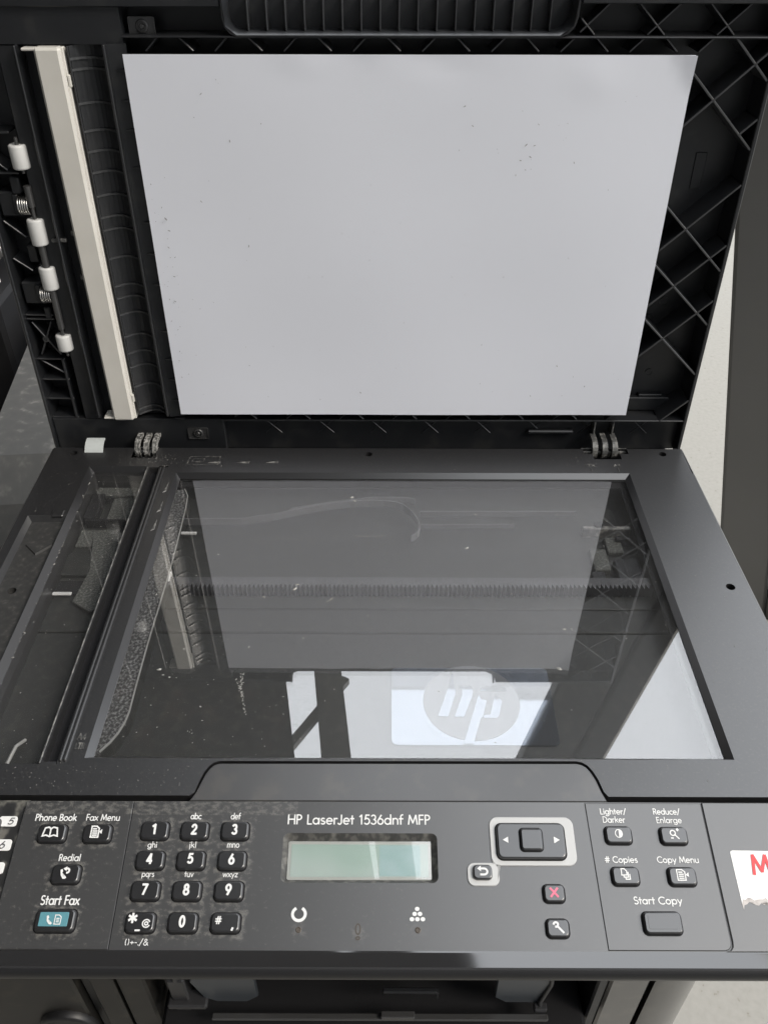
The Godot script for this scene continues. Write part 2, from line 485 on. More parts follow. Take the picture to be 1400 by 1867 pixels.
# ------------------------------------------------------------------ lettering: strokes in units of the capital height
const GLYPH := {
	"A": ".72|.02,0 .36,1 .7,0;.14,.33 .58,.33", "B": ".58|.08,0 .08,1 .25,1 a.25,.75,.22,.25,90,-90 .08,.5;.25,.5 a.27,.25,.26,.25,90,-90 .08,0",
	"C": ".8|a.48,.5,.42,.5,48,312", "D": ".74|.08,0 .08,1 .25,1 a.25,.5,.43,.5,90,-90 .08,0", "E": ".52|.46,1 .08,1 .08,0 .46,0;.08,.52 .42,.52",
	"F": ".5|.46,1 .08,1 .08,0;.08,.52 .42,.52", "H": ".74|.08,0 .08,1;.66,0 .66,1;.08,.52 .66,.52", "J": ".4|.3,1 .3,.2 a.14,.2,.16,.22,0,-150",
	"L": ".46|.08,1 .08,0 .44,0", "M": ".92|.06,0 .17,1 .46,.15 .75,1 .86,0", "P": ".56|.08,0 .08,1 .25,1 a.25,.74,.23,.26,90,-90 .08,.48",
	"R": ".58|.08,0 .08,1 .25,1 a.25,.74,.23,.26,90,-90 .08,.48;.28,.48 .54,0", "S": ".56|a.28,.75,.2,.25,40,270 a.28,.25,.23,.25,90,-140", "T": ".5|.25,0 .25,1;.0,1 .5,1",
	"a": ".68|a.32,.32,.26,.32,0,360;.6,0 .6,.64", "b": ".68|a.36,.32,.26,.32,0,360;.08,0 .08,1.05", "c": ".56|a.34,.32,.28,.32,48,312",
	"d": ".68|a.32,.32,.26,.32,0,360;.6,0 .6,1.05", "e": ".62|.07,.33 .57,.33 a.31,.32,.26,.32,4,310", "f": ".36|.14,0 .14,.82 a.3,.82,.16,.22,180,80;.0,.6 .34,.6",
	"g": ".68|a.32,.32,.26,.32,0,360;.6,.64 .6,-.05 a.33,-.05,.27,.26,0,-150", "h": ".6|.08,0 .08,1.05;.08,.36 a.3,.38,.22,.26,180,0 .52,0",
	"i": ".2|.1,0 .1,.64;.1,.86 .1,.96", "j": ".2|.1,.64 .1,-.28;.1,.86 .1,.96", "k": ".56|.08,0 .08,1.05;.46,.64 .12,.3;.22,.4 .52,0", "l": ".2|.1,0 .1,1.05",
	"m": ".94|.08,0 .08,.64;.08,.38 a.27,.42,.19,.22,180,0 .46,0;.46,.38 a.65,.42,.19,.22,180,0 .84,0", "n": ".6|.08,0 .08,.64;.08,.36 a.3,.38,.22,.26,180,0 .52,0",
	"o": ".66|a.33,.32,.27,.32,0,360", "p": ".68|a.36,.32,.26,.32,0,360;.08,-.3 .08,.64", "q": ".68|a.32,.32,.26,.32,0,360;.6,-.3 .6,.64",
	"r": ".38|.08,0 .08,.64;.08,.4 a.26,.42,.18,.2,180,60", "s": ".46|a.23,.48,.15,.16,40,270 a.23,.16,.17,.16,90,-140", "t": ".34|.16,0 .16,.92;.0,.6 .32,.6",
	"u": ".6|.08,.64 .08,.25 a.3,.25,.22,.26,180,360 .52,.64;.52,.2 .52,0", "v": ".54|.03,.64 .27,0 .51,.64", "w": ".82|.03,.64 .22,0 .41,.6 .6,0 .79,.64",
	"x": ".52|.03,0 .48,.64;.04,.64 .49,0", "y": ".54|.03,.64 .28,.05;.51,.64 .16,-.3", "z": ".5|.05,.64 .45,.64 .05,0 .46,0",
	"1": ".42|.08,.82 .26,1 .26,0", "2": ".58|a.28,.72,.22,.28,170,-35 .05,0 .54,0", "3": ".56|a.26,.75,.19,.25,150,-80;a.26,.26,.23,.26,80,-150",
	"4": ".6|.42,0 .42,1 .04,.26 .56,.26", "5": ".56|.48,1 .18,1 .1,.52 a.26,.32,.25,.32,120,-140", "6": ".58|.36,1 .1,.48;a.29,.3,.24,.3,0,360", "7": ".54|.04,1 .48,1 .16,0",
	"8": ".56|a.28,.76,.19,.24,0,360;a.28,.26,.24,.26,0,360", "9": ".58|.22,0 .48,.52;a.29,.7,.24,.3,0,360", "0": ".6|a.3,.5,.24,.5,0,360",
	"#": ".7|.2,0 .32,1;.42,0 .54,1;.05,.66 .66,.66;.04,.34 .65,.34", "/": ".45|.02,-.1 .42,1.05", "(": ".3|a.35,.5,.25,.62,130,230", ")": ".3|a-.05,.5,.25,.62,50,-50",
	"+": ".55|.05,.4 .5,.4;.275,.17 .275,.63", "-": ".35|.05,.4 .3,.4", ".": ".2|.1,0 .1,.1", ",": ".24|.15,.1 .06,-.18", "&": ".72|.66,0 .2,.72 a.33,.8,.14,.18,200,-60 .12,.38 a.3,.24,.22,.24,140,300 .62,.42",
	"*": ".6|.3,.4 .3,1;.04,.55 .56,.85;.04,.85 .56,.55", "@": ".9|a.45,.4,.4,.45,-30,-330;a.45,.4,.17,.18,0,360;.62,.55 .62,.25", "_": ".4|.0,.0 .38,.0", " ": ".32|",
	"book": "1|.02,.08 .12,.88 .35,.96 .5,.8 .65,.96 .9,.88 1,.08 .75,.17 .5,.03 .25,.17 c;.5,.1 .5,.76",
	"menu": "1|.08,0 .08,1 .5,1 .72,.8 .72,0 c;.22,.76 .5,.76;.22,.56 .58,.56;.22,.37 .58,.37;.22,.18 .58,.18;f.74,.5 1,.74 1,.3",
	"redial": "1|f.05,.72 .22,.8 .32,.6 .26,.5 .42,.22 .56,.26 .72,.12 .6,.0 .38,.02 .16,.3;a.66,.66,.2,.17,-90,120;f.62,1 .3,.82 .62,.62",
	"fax": "1.4|f.05,.86 .2,.92 .3,.68 .22,.54 .38,.22 .52,.24 .64,.08 .54,-.04 .34,0 .12,.34;.82,0 .82,.95 1.15,.95 1.35,.75 1.35,0 c;.97,.6 1.2,.6;.97,.42 1.2,.42;.97,.24 1.2,.24",
	"contrast": "1|a.5,.5,.44,.44,0,360;f.5,.1 .5,.9 .7,.84 .86,.64 .9,.5 .86,.34 .7,.15",
	"zoom": "1|a.38,.62,.27,.27,0,360;.58,.42 .95,.02;.8,.95 1.05,.95;.925,.82 .925,1.08;.12,.08 .34,.08",
	"copies": "1|.1,.45 .1,1.05 .4,1.05 .6,.82 .6,.45 c;.72,.72 .72,.25 .28,.25 .28,.36;.86,.52 .86,.05 .44,.05 .44,.16",
	"back": "1|f.0,.72 .34,1.02 .34,.42;.3,.72 .62,.72 a.62,.42,.3,.3,90,-90 .3,.12",
	"cross": "1|.1,.05 .9,.95;.1,.95 .9,.05", "wrench": "1|.4,.62 .95,.02;a.27,.76,.21,.21,-100,170",
	"left_arrow": "1|f.0,.5 .9,1 .9,0", "right_arrow": "1|f.9,.5 .0,1 .0,0", "ready": "1|a.5,.5,.4,.4,-235,55",
	"drops": "1|f8.5,.86,.15;f8.33,.52,.15;f8.67,.52,.15;f8.15,.16,.15;f8.5,.16,.15;f8.85,.16,.15", "alert": ".5|a.25,.68,.13,.34,0,360;a.25,.08,.1,.09,0,360",
}


func glyph(m: Mesher, g: String, x: float, z: float, sx: float, sy: float, hw: float, y: float) -> float:
	var cut: PackedStringArray = GLYPH[g].split("|")
	var lift := 0.0
	for s in cut[1].split(";", false):
		var pts := PackedVector2Array()
		var closed := false
		var fill := false
		if s.begins_with("f8"):
			var d := s.substr(2).split_floats(",")
			m.face(circle(x + d[0] * sx, z - d[1] * sy, d[2] * sx, 12, d[2] * sy), y + lift)
			continue
		if s.begins_with("f"):
			fill = true
			s = s.substr(1)
		for tok in s.split(" ", false):
			if tok == "c":
				closed = true
			elif tok.begins_with("a"):
				var d := tok.substr(1).split_floats(",")
				var steps := maxi(4, int(absf(d[5] - d[4]) / 18.0))
				var full := absf(d[5] - d[4]) >= 360.0
				closed = closed or full
				for k in (steps if full else steps + 1):
					var a := deg_to_rad(lerpf(d[4], d[5], float(k) / steps))
					pts.append(Vector2(x + (d[0] + cos(a) * d[2]) * sx, z - (d[1] + sin(a) * d[3]) * sy))
			else:
				var d := tok.split_floats(",")
				pts.append(Vector2(x + d[0] * sx, z - d[1] * sy))
		if fill:
			m.face(pts, y + lift)
		else:
			m.stroke(pts, hw, y + lift, closed)
		lift += 0.00001
	return float(cut[0])


# one legend, fitted between x0 and x1; capital height z1 - z0, baseline z1
func write(text: String, x0: float, x1: float, z0: float, z1: float, weight: float, y: float, lean := 0.0) -> Mesher:
	var total := 0.0
	for ch in text: total += float(GLYPH[ch].split("|")[0]) + 0.06
	var sx := (x1 - x0) / total
	var m := M()
	if lean != 0.0: m.xf = Transform3D(Basis(Vector3(1, 0, 0), Vector3(0, 1, 0), Vector3(-lean, 0, 1)), Vector3(lean * z1, 0, 0))
	var x := x0
	for ch in text:
		x += (glyph(m, ch, x, z1, sx, z1 - z0, weight * (z1 - z0) * 0.5, y) + 0.06) * sx
	return m


func icon(g: String, cx: float, cz: float, w: float, h: float, weight: float, y: float) -> Mesher:
	var m := M()
	var adv := float(GLYPH[g].split("|")[0])
	glyph(m, g, cx - w * 0.5, cz + h * 0.5, w / adv, h, weight * h * 0.5, y)
	return m


const KEY_WORDS := {"star": "white star, dash and at sign", "hash": "white hash sign and comma", "book": "white open book", "menu": "white page and arrow, in the fax group", "redial": "white handset and arrow", "fax": "teal window showing handset and page", "back": "white return arrow inside the silver ring",
	"nav": "two white arrows and a square middle key", "cross": "pink cross", "wrench": "white wrench", "contrast": "half-filled white disc", "zoom": "white magnifying glass", "copies": "white stacked pages", "menu2": "white page and arrow, in the copy group", "start": "blank top"}


# name of symbol, centre x, centre v, width, depth, height, kind
func key_list() -> Array:
	var o := []
	var digits := ["1", "2", "3", "4", "5", "6", "7", "8", "9", "star", "0", "hash"]
	for i in 12:
		o.append([digits[i], [-.1110, -.0937, -.0762][i % 3], [.0131, .0254, .0376, .0498][i / 3], .0120, .0076, .0022])
	o.append_array([["book", -.1550, .0146, .0122, .0076, .0022], ["menu", -.1355, .0146, .0122, .0076, .0022], ["redial", -.1453, .0313, .0120, .0076, .0022],
		["fax", -.1457, .0493, .0164, .0086, .0022], ["back", .0300, .0299, .0084, .0062, .0016], ["nav", .0516, .0171, .0294, .0150, .0018],
		["cross", .0592, .0381, .0088, .0070, .0018], ["wrench", .0592, .0514, .0092, .0070, .0018], ["contrast", .0897, .0145, .0114, .0073, .0020],
		["zoom", .1135, .0147, .0116, .0073, .0020], ["copies", .0900, .0313, .0114, .0073, .0020], ["menu2", .1138, .0314, .0116, .0073, .0020], ["start", .1021, .0494, .0156, .0085, .0020]])
	return o


# ------------------------------------------------------------------ the scene
func _ready() -> void:
	rng.seed = 7
	# camera
	var cam := Camera3D.new()
	cam.name = "camera"
	var p := 0.6868
	var fwd := Vector3(-0.0019 * cos(p), -sin(p), -cos(p)).normalized()
	var rt := Vector3(1, 0, -0.0019).normalized()
	var up := rt.cross(fwd)
	cam.transform = Transform3D(Basis(rt, up, -fwd).rotated(fwd, -0.0013), Vector3(-0.0114, 0.3405, 0.4564))
	cam.fov = 61.84
	cam.near = 0.02
	cam.far = 200.0
	add_child(cam)
	cam.make_current()
	# sky
	var we := WorldEnvironment.new()
	we.name = "world_environment"
	var env := Environment.new()
	var sky := Sky.new()
	var ps := ProceduralSkyMaterial.new()
	ps.sky_top_color = Color(0.965, 0.98, 1.0)
	ps.sky_horizon_color = Color(0.60, 0.62, 0.65)
	ps.sky_curve = 0.2
	ps.ground_bottom_color = Color(0.35, 0.34, 0.32)
	ps.ground_horizon_color = Color(0.6, 0.6, 0.58)
	ps.sun_angle_max = 0.0
	sky.sky_material = ps
	env.background_mode = Environment.BG_SKY
	env.sky = sky
	env.background_energy_multiplier = 2.25
	env.tonemap_mode = Environment.TONE_MAPPER_LINEAR
	env.tonemap_exposure = 1.35
	env.sdfgi_enabled = true
	env.ssao_enabled = true
	env.ssil_enabled = true
	we.environment = env
	add_child(we)
	# sun behind thick cloud, from the right and a little in front
	var sun := DirectionalLight3D.new()
	sun.name = "sun"
	sun.light_energy = 0.55
	sun.light_angular_distance = 20.0
	sun.light_color = Color(1, 0.97, 0.93)
	sun.shadow_enabled = true
	add_child(sun)
	sun.look_at_from_position(Vector3(1.5, 1.6, 0.75), Vector3.ZERO)

	PANEL = Transform3D(Basis(Vector3(1, 0, 0), Vector3(0, cos(TILT), sin(TILT)), Vector3(0, -sin(TILT), cos(TILT))), Vector3(0, 0, .2443))
	LID = Transform3D(Basis(Vector3(1, 0, 0), Vector3(0, cos(.0403), -sin(.0403)), Vector3(0, sin(.0403), cos(.0403))), Vector3(0, .001, -.0332))
	make_materials()
	build_surroundings()
	printer = thing("multifunction_printer", "black multifunction laser printer with its scanner lid raised", "printer", BASE)
	build_body()
	build_frame()
	build_tray()
	build_lid()
	build_panel()
	build_dust()


# ------------------------------------------------------------------ ground, roof, posts, junk
func bar(m: Mesher, a: Vector3, b: Vector3, w: float, h: float, side: Vector3, c := 0.002) -> void:
	var y := (b - a).normalized()
	var x := (side - y * side.dot(y)).normalized()
	var keep := m.xf
	m.xf = keep * Transform3D(Basis(x, y, x.cross(y)), a)
	m.box(Vector3(-w * 0.5, 0, -h * 0.5), Vector3(w * 0.5, a.distance_to(b), h * 0.5), c)
	m.xf = keep


func build_surroundings() -> void:
	var m := M()
	for i in 20:
		for j in 20:
			var x := -60.0 + 6.0 * i; var z := -60.0 + 6.0 * j
			m.rect(x, x + 6.0, z, z + 6.0, GROUND)
	var g := add(self, "ground", m, mat.ground)
	g.set_meta("kind", "structure")
	g.set_meta("label", "pale speckled concrete floor under the printer")
	g.set_meta("category", "floor")

	# roof over the left half, its edge, the beam beside it and the strut between them
	m = M()
	m.loft(pv([[-.54, -2.5], [.36, 2.5], [-4.0, 2.5], [-4.0, -2.5]]), [Vector2(0, 2.0), Vector2(0, 2.03)], true, true)
	var roof := thing("canopy", "dark flat canopy overhead on the left, mirrored in the scanner glass", "canopy")
	add(roof, "roof_sheet", m, mat.roof)
	m = M()
	bar(m, Vector3(-.34, 2.05, -2.5), Vector3(.31, 2.05, 2.5), .095, .1, Vector3(1, 0, 0))
	add(roof, "beam", m, mat.post)
	for z in [-2.2, -1.22, 0.1, 1.4]:
		m = M()
		var x: float = -.05 + .18 * (z - .22)
		bar(m, Vector3(x - .1, 2.045, z + .12), Vector3(x + .16, 2.045, z - .3), .03, .03, Vector3(0, 1, 0))
		add(roof, "strut", m, mat.post)
	m = M()
	m.box(Vector3(-4.0, GROUND, -2.62), Vector3(-.62, 1.998, -2.5), .01)
	add(roof, "back_wall", m, mat.roof)
	m = M()
	m.box(Vector3(-3.2, GROUND, -2.5), Vector3(-3.08, 1.998, 1.89), .01)
	add(roof, "side_wall", m, mat.roof)
	for q in [[-.3, -2.45], [.3, 2.45]]:
		m = M()
		bar(m, Vector3(q[0], GROUND, q[1]), Vector3(q[0], 2.0, q[1]), .08, .08, Vector3(1, 0, 0))
		add(roof, "post", m, mat.roof)

	# leaning steel profile behind the right side of the printer
	var a := Vector3(.401, GROUND, -.250)
	var b := Vector3(-.180, 1.98, .0)
	var lean := thing("leaning_post", "dark grey metal profile leaning behind the right side of the printer", "metal post", a)
	m = M()
	m.xf = Transform3D(Basis(), -a)
	bar(m, a + Vector3(.0, 0, 0), b, .050, .06, Vector3(1, 0, .35), .003)
	add(lean, "web", m, mat.post)
	m = M()
	m.xf = Transform3D(Basis(), -a)
	var off := Vector3(.041, 0, .012)
	bar(m, a + off, b + off, .030, .07, Vector3(1, 0, .35), .003)
	add(lean, "flange", m, mat.post)

	# dusty metal cover lying to the left, with a stripped machine behind it
	m = M()
	var sheet := []
	for i in 13:
		var t := i / 12.0
		var z := -.78 + .575 * t
		var dip := .10 * pow(maxf(0.0, t - .80) / .20, 2.0)
		sheet.append([Vector3(-.477 + .128 * (z + .529), -.20 - dip, z), Vector3(-.26, -.205 - dip, z - .022)])
	for i in 12:
		var q: Array = sheet[i]; var r: Array = sheet[i + 1]
		m.quad(q[0], q[1], r[1], r[0], Vector3.UP)
		var dn := Vector3(0, -.003, 0)
		m.quad(q[0] + dn, q[1] + dn, r[1] + dn, r[0] + dn, Vector3.DOWN)
		m.quad(q[0], r[0], r[0] + dn, q[0] + dn, Vector3.LEFT)
		m.quad(q[1], r[1], r[1] + dn, q[1] + dn, Vector3.RIGHT)
	m.quad(sheet[12][0], sheet[12][1], sheet[12][1] - Vector3(0, .006, 0), sheet[12][0] - Vector3(0, .006, 0), Vector3(0, 0, 1))
	var cover := thing("machine_cover", "grey metal cover smeared with pale dust, left of the printer", "metal cover", Vector3(-.42, GROUND, -.38))
	var cs := add(cover, "top_sheet", m, mat.metal_sheet)
	cs.position = -cover.position
	m = M()
	m.box(Vector3(-.48, GROUND, -.75), Vector3(-.262, -.31, -.205), .004)
	add(cover, "base", m, mat.deep).position = -cover.position

	# wall of the workshop behind the photographer, mirrored dark in the front lip
	m = M()
	m.box(Vector3(-4.0, GROUND, 1.9), Vector3(2.6, 1.9, 2.05), .01)
	add(thing("workshop_wall", "plain dark wall facing the front of the printer", "wall", Vector3(-.7, GROUND, 1.97)), "wall", m, mat.plaster).position = Vector3(.7, -GROUND, -1.97)

	var junk := thing("stripped_machine", "black stripped machine chassis with coil springs, behind the dusty cover", "machine", Vector3(-.62, GROUND, -.72))
	var J := -junk.position
	m = M()
	m.box(Vector3(-.85, GROUND, -1.20), Vector3(-.30, -.22, -.80), .006)
	m.box(Vector3(-.85, GROUND, -.95), Vector3(-.530, -.17, -.60), .006)
	m.box(Vector3(-.76, -.22, -1.15), Vector3(-.40, -.12, -.92), .006)
	add(junk, "chassis", m, mat.deep).position = J
	m = M()
	m.box(Vector3(-.80, -.22, -.815), Vector3(-.31, -.205, -.795), .002)
	add(junk, "rail", m, mat.lid).position = J
	for q in [[-.560, -.70, .0], [-.545, -.78, .5], [-.600, -.76, -.4]]:
		m = M()
		var path := []
		for k in 90:
			var ang := TAU * k / 10.0
			path.append(Vector3(q[0] + cos(ang) * .017, -.13 + sin(ang) * .017, q[1] + k * .0008))
		m.tube(path, .0016, 6)
		add(junk, "spring", m, mat.steel).position = J
	m = M()
	m.box(Vector3(-.585, -.168, -.665), Vector3(-.545, -.155, -.63), .003)
	add(junk, "white_block", m, mat.cream).position = J


# ------------------------------------------------------------------ body below the scanner
func build_body() -> void:
	var m := M()
	var zf := .28
	m.box(Vector3(-.235, GROUND, .0), Vector3(-.1275, -.034, .262), .004)
	m.box(Vector3(.0995, GROUND, .0), Vector3(.145, -.034, .262), .004)
	m.box(Vector3(-.1275, GROUND, .0), Vector3(.0995, -.052, .12), .002)
	m.box(Vector3(-.1275, GROUND, .12), Vector3(.0995, -.19, .262), .002)
	m.box(Vector3(-.236, -.034, -.03), Vector3(.19, -.023, .25), .002)
	m.box(Vector3(-.238, -.060, -.085), Vector3(.190, -.0125, -.0290), .002)
	m.box(Vector3(-.235, GROUND, -.085), Vector3(.146, -.060, .0), .003)
	var body := part("front_body", m, mat.black)
	# left front skin: three upright panels
	for e in [[-.232, -.1635, mat.body_shaded], [-.1625, -.1565, mat.black], [-.1555, -.1437, mat.body_shaded], [-.1420, -.1280, mat.body_shaded]]:
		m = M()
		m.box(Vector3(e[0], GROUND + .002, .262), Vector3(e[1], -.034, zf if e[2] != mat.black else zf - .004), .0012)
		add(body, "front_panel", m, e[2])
	m = M()
	m.box(Vector3(.0985, GROUND + .002, .262), Vector3(.1180, -.034, zf), .0012)
	add(body, "front_panel", m, mat.body)
	m = M()
	var pl := pv([[.1203, .10], [.1203, .2795], [.1225, .2803]])
	for k in 9:
		var a := deg_to_rad(90.0 - 90.0 * k / 8.0)
		pl.append(Vector2(.129 + cos(a) * .0215, .2590 + sin(a) * .0215))
	pl.append(Vector2(.1512, .10))
	m.loft(pl, [Vector2(0, GROUND + .002), Vector2(0, -.034)], true)
	add(body, "corner_panel", m, mat.body)
	# darker inner cheek of the paper opening
	m = M()
	m.box(Vector3(.0930, -.19, .16), Vector3(.0985, -.036, .279), .001)
	add(body, "opening_cheek", m, mat.lid)
	# output tray and its bars
	m = M()
	m.box(Vector3(-.126, -.150, .13), Vector3(.0925, -.142, .290), .002)
	add(body, "output_tray", m, mat.deep)
	m = M()
	m.box(Vector3(-.098, -.1300, .283), Vector3(.071, -.1283, .2865), .0006)
	m.box(Vector3(-.013, -.1283, .283), Vector3(.004, -.1255, .2865), .0005)
	add(body, "tray_edge", m, mat.shaft)
	m = M()
	m.box(Vector3(-.012, -.118, .276), Vector3(.015, -.1155, .2785), .0005)
	m.box(Vector3(.0145, -.123, .276), Vector3(.0160, -.1165, .2785), .0003)
	add(body, "latch", m, mat.lid)
	# two smoky paper guides hanging in the opening
	for e in [[-.1000, -.0745, 1.0], [.0430, .0690, -1.0]]:
		m = M()
		m.xf = Transform3D(Basis(Vector3(1, 0, 0), Vector3(0, 0, 1), Vector3(0, -1, 0)), Vector3(0, 0, .277))
		var x0: float = e[0]; var x1: float = e[1]
		var q := pv([[x0, .036], [x1, .036], [x1, .120], [x1 - .006, .126], [x0 + .004, .126], [x0 - .002, .121], [x0 - .007, .103], [x0 - .003, .092]])
		if e[2] < 0.0:
			q = pv([[x0, .036], [x1, .036], [x1 + .001, .106], [x1 - .001, .126], [x0 + .007, .126], [x0 + .001, .120]])
		m.loft(q, [Vector2(0, 0), Vector2(0, .0014), Vector2(.0006, .002)], true, true)
		add(body, "paper_guide", m, mat.guide)
	m = M()
	m.box(Vector3(-.118, -.135, .272), Vector3(-.109, -.100, .280), .001)
	m.box(Vector3(-.120, -.126, .274), Vector3(-.100, -.122, .283), .001)
	m.tube([Vector3(-.113, -.100, .279), Vector3(-.111, -.084, .279), Vector3(-.108, -.060, .276)], .0016, 6)
	add(body, "guide_lever", m, mat.lever)
	m = M()
	m.tube([Vector3(.0695, -.088, .279), Vector3(.0705, -.104, .279), Vector3(.0670, -.122, .280), Vector3(.0672, -.127, .281)], .0012, 6)
	m.box(Vector3(.0640, -.1290, .279), Vector3(.0705, -.1245, .283), .0006)
	add(body, "guide_lever", m, mat.lever)
	# round knob at the foot of the left panel
	m = M()
	m.xf = Transform3D(Basis(Vector3(1, 0, 0), Vector3(0, 0, 1), Vector3(0, -1, 0)), Vector3(-.1755, -.150, zf))
	m.loft(circle(0, 0, .0150, 24), [Vector2(0, 0), Vector2(0, .003), Vector2(.001, .004), Vector2(.003, .004), Vector2(.004, .0015)], true)
	add(body, "round_cap", m, mat.black)


# ------------------------------------------------------------------ scanner frame round the glass
func build_frame() -> void:
	var m := M()
	var hole := func(x: float, z: float, r := .0026) -> PackedVector2Array: return circle(x, z, r, 18)
	var hq := func(x0: float, x1: float, z0: float, z1: float, cx: float, cz: float, y: float) -> void:
		var c0 := cx - .006; var c1 := cx + .006
		if c0 > x0: m.rect(x0, c0, z0, z1, y)
		if c1 < x1: m.rect(c1, x1, z0, z1, y)
		m.holed([Vector2(c0, z0), Vector2(c1, z0), Vector2(c1, z1), Vector2(c0, z1)], hole.call(cx, cz), Vector2(cx, cz), y, .012)
	var BK := -.0282
	hq.call(-.24, -.2101, BK, .045, -.2248, -.0218, 0.0)
	m.face(pv([[-.2101, -.0068], [-.2101, BK], [-.1842, BK], [-.1842, -.0165], [-.1680, -.0165], [-.1680, BK], [-.1569, BK], [-.1569, -.0068]]), 0.0)
	hq.call(-.1569, .122, BK, 0.0, -.0229, -.0213, 0.0)
	m.face(pv([[.122, 0], [.122, BK], [.1245, BK], [.1245, -.0222], [.1305, -.0222], [.1305, -.0160], [.1490, -.0160], [.1490, -.0222], [.1550, -.0222], [.1550, BK], [.158, BK], [.158, 0]]), 0.0)
	hq.call(.158, .1925, BK, 0.0, .1782, -.0221, 0.0)
	m.rect(-.1569, -.1508, 0.0, .222, 0.0)
	var edge := func(z: float) -> float: return .1925 + (z - BK) * .0205
	var rs := func(z0: float, z1: float) -> void:
		m.quad(Vector3(.1508, 0, z0), Vector3(edge.call(z0), 0, z0), Vector3(edge.call(z1), 0, z1), Vector3(.1508, 0, z1), Vector3.UP)
	rs.call(0.0, .1014)
	rs.call(.1134, .222)
	m.quad(Vector3(.1508, 0, .1014), Vector3(.1786, 0, .1014), Vector3(.1786, 0, .1134), Vector3(.1508, 0, .1134), Vector3.UP)
	m.holed([Vector2(.1786, .1014), Vector2(edge.call(.1014), .1014), Vector2(edge.call(.1134), .1134), Vector2(.1786, .1134)], hole.call(.1846, .1074), Vector2(.1846, .1074), 0.0, .012)
	var arch := [[-.0985, .2414], [-.0966, .2398], [-.0955, .2345], [-.0941, .2296], [-.0923, .2262], [-.0905, .2244], [-.0880, .2234], [.0773, .2230], [.0800, .2237], [.0822, .2254], [.0840, .2284], [.0856, .2325], [.0870, .2390], [.0886, .2414]]
	m.face(pv([[-.24, .2253], [-.24, .2414]] + arch + [[edge.call(.2414), .2414], [edge.call(.222), .222], [-.1569, .222], [-.1569, .2253]]), 0.0)
	# front faces under the lip and round the arch
	var lip := [[-.24, .2414]] + arch + [[edge.call(.2414), .2414]]
	for i in lip.size() - 1:
		var a := Vector3(lip[i][0], 0, lip[i][1]); var b := Vector3(lip[i + 1][0], 0, lip[i + 1][1])
		m.quad(a, b, b - Vector3(0, .008, 0), a - Vector3(0, .008, 0), Vector3(0, 0, 1))
	# recessed plate left of the feeder strip
	m.rect(-.24, -.2345, .045, .2253, 0.0)
	m.quad(Vector3(-.2345, 0, .045), Vector3(-.2322, -.0035, .0475), Vector3(-.2322, -.0035, .2253), Vector3(-.2345, 0, .2253), Vector3(1, 1, 0))
	m.quad(Vector3(-.2345, 0, .045), Vector3(-.2101, 0, .045), Vector3(-.2101, -.0035, .0475), Vector3(-.2322, -.0035, .0475), Vector3(0, 1, 1))
	m.quad(Vector3(-.2101, -.0035, .0475), Vector3(-.2101, 0, .0475), Vector3(-.2101, 0, .2253), Vector3(-.2101, -.0035, .2253), Vector3(-1, 0, 0))
	# bevels round the two openings
	m.ring([-.1478, .1478, .003, .2195, -.003], [-.1478, .1478, .003, .2195, -.0034])
	m.ring([-.2066, -.1716, -.0040, .2243, -.0035], [-.2066, -.1716, -.0040, .2243, -.0175])
	# strip between them: thin rim, black groove, ridges' bed
	m.rect(-.1709, -.1695, -.0068, .2253, 0.0)
	m.ring([-.1695, -.1630, -.0055, .2240, 0], [-.1690, -.1635, -.0050, .2235, -.0045])
	m.rect(-.1695, -.1630, -.0068, -.0055, 0.0)
	m.rect(-.1695, -.1630, .2240, .2253, 0.0)
	m.rect(-.1630, -.1569, -.0068, .2253, -.0006)
	m.quad(Vector3(-.1569, 0, -.0068), Vector3(-.1569, -.0006, -.0068), Vector3(-.1569, -.0006, .2253), Vector3(-.1569, 0, .2253), Vector3(-1, 0, 0))
	# outer sides
	for s in [-1.0, 1.0]:
		var xs := [[0.0, 0.0], [.0009, -.0007], [.0013, -.0022], [.0016, -.035]]
		for j in 3:
			var q := []
			for e in [[j, BK], [j, .2414], [j + 1, .2414], [j + 1, BK]]:
				var x: float = -.24 if s < 0.0 else edge.call(e[1])
				q.append(Vector3(x + s * xs[e[0]][0], xs[e[0]][1], e[1]))
			m.quad(q[0], q[1], q[2], q[3], Vector3(s, .5, 0))
	m.quad(Vector3(-.24, 0, BK), Vector3(.1925, 0, BK), Vector3(.1925, -.035, BK), Vector3(-.24, -.035, BK), Vector3(0, 0, -1))
	var frame := part("scanner_frame", m, mat.frame)
	m = M()
	m.ring([-.1508, .1508, 0, .222, 0], [-.1478, .1478, .003, .2195, -.003])
	add(frame, "bevel", m, mat.bevel)
	m = M()
	m.ring([-.2101, -.1709, -.0068, .2253, 0], [-.2066, -.1716, -.0040, .2243, -.0035])
	add(frame, "bevel", m, mat.bevel)
	# worn, dusty floor of the left recess, with its screw hole and moulded steps
	m = M()
	for e in [[.0475, .1025], [.1145, .2253]]:
		m.rect(-.2322, -.2101, e[0], e[1], -.0035)
	m.rect(-.2322, -.2300, .1025, .1145, -.0035)
	m.rect(-.2180, -.2101, .1025, .1145, -.0035)
	m.holed([Vector2(-.2300, .1025), Vector2(-.2180, .1025), Vector2(-.2180, .1145), Vector2(-.2300, .1145)], circle(-.2240, .1085, .0026, 18), Vector2(-.2240, .1085), -.0035, .012)
	add(frame, "recess_floor", m, mat.worn)
	for e in [[[-.2290, .0700], [-.2215, .0655], [-.2130, .0640], [-.2120, .0700], [-.2200, .0790]], [[-.2300, .1420], [-.2240, .1370], [-.2215, .1440], [-.2270, .1500]]]:
		m = M()
		m.loft(pv(e), [Vector2(0, -.0036), Vector2(.0006, -.0024)], true)
		add(frame, "recess_step", m, mat.worn)
	m = M()
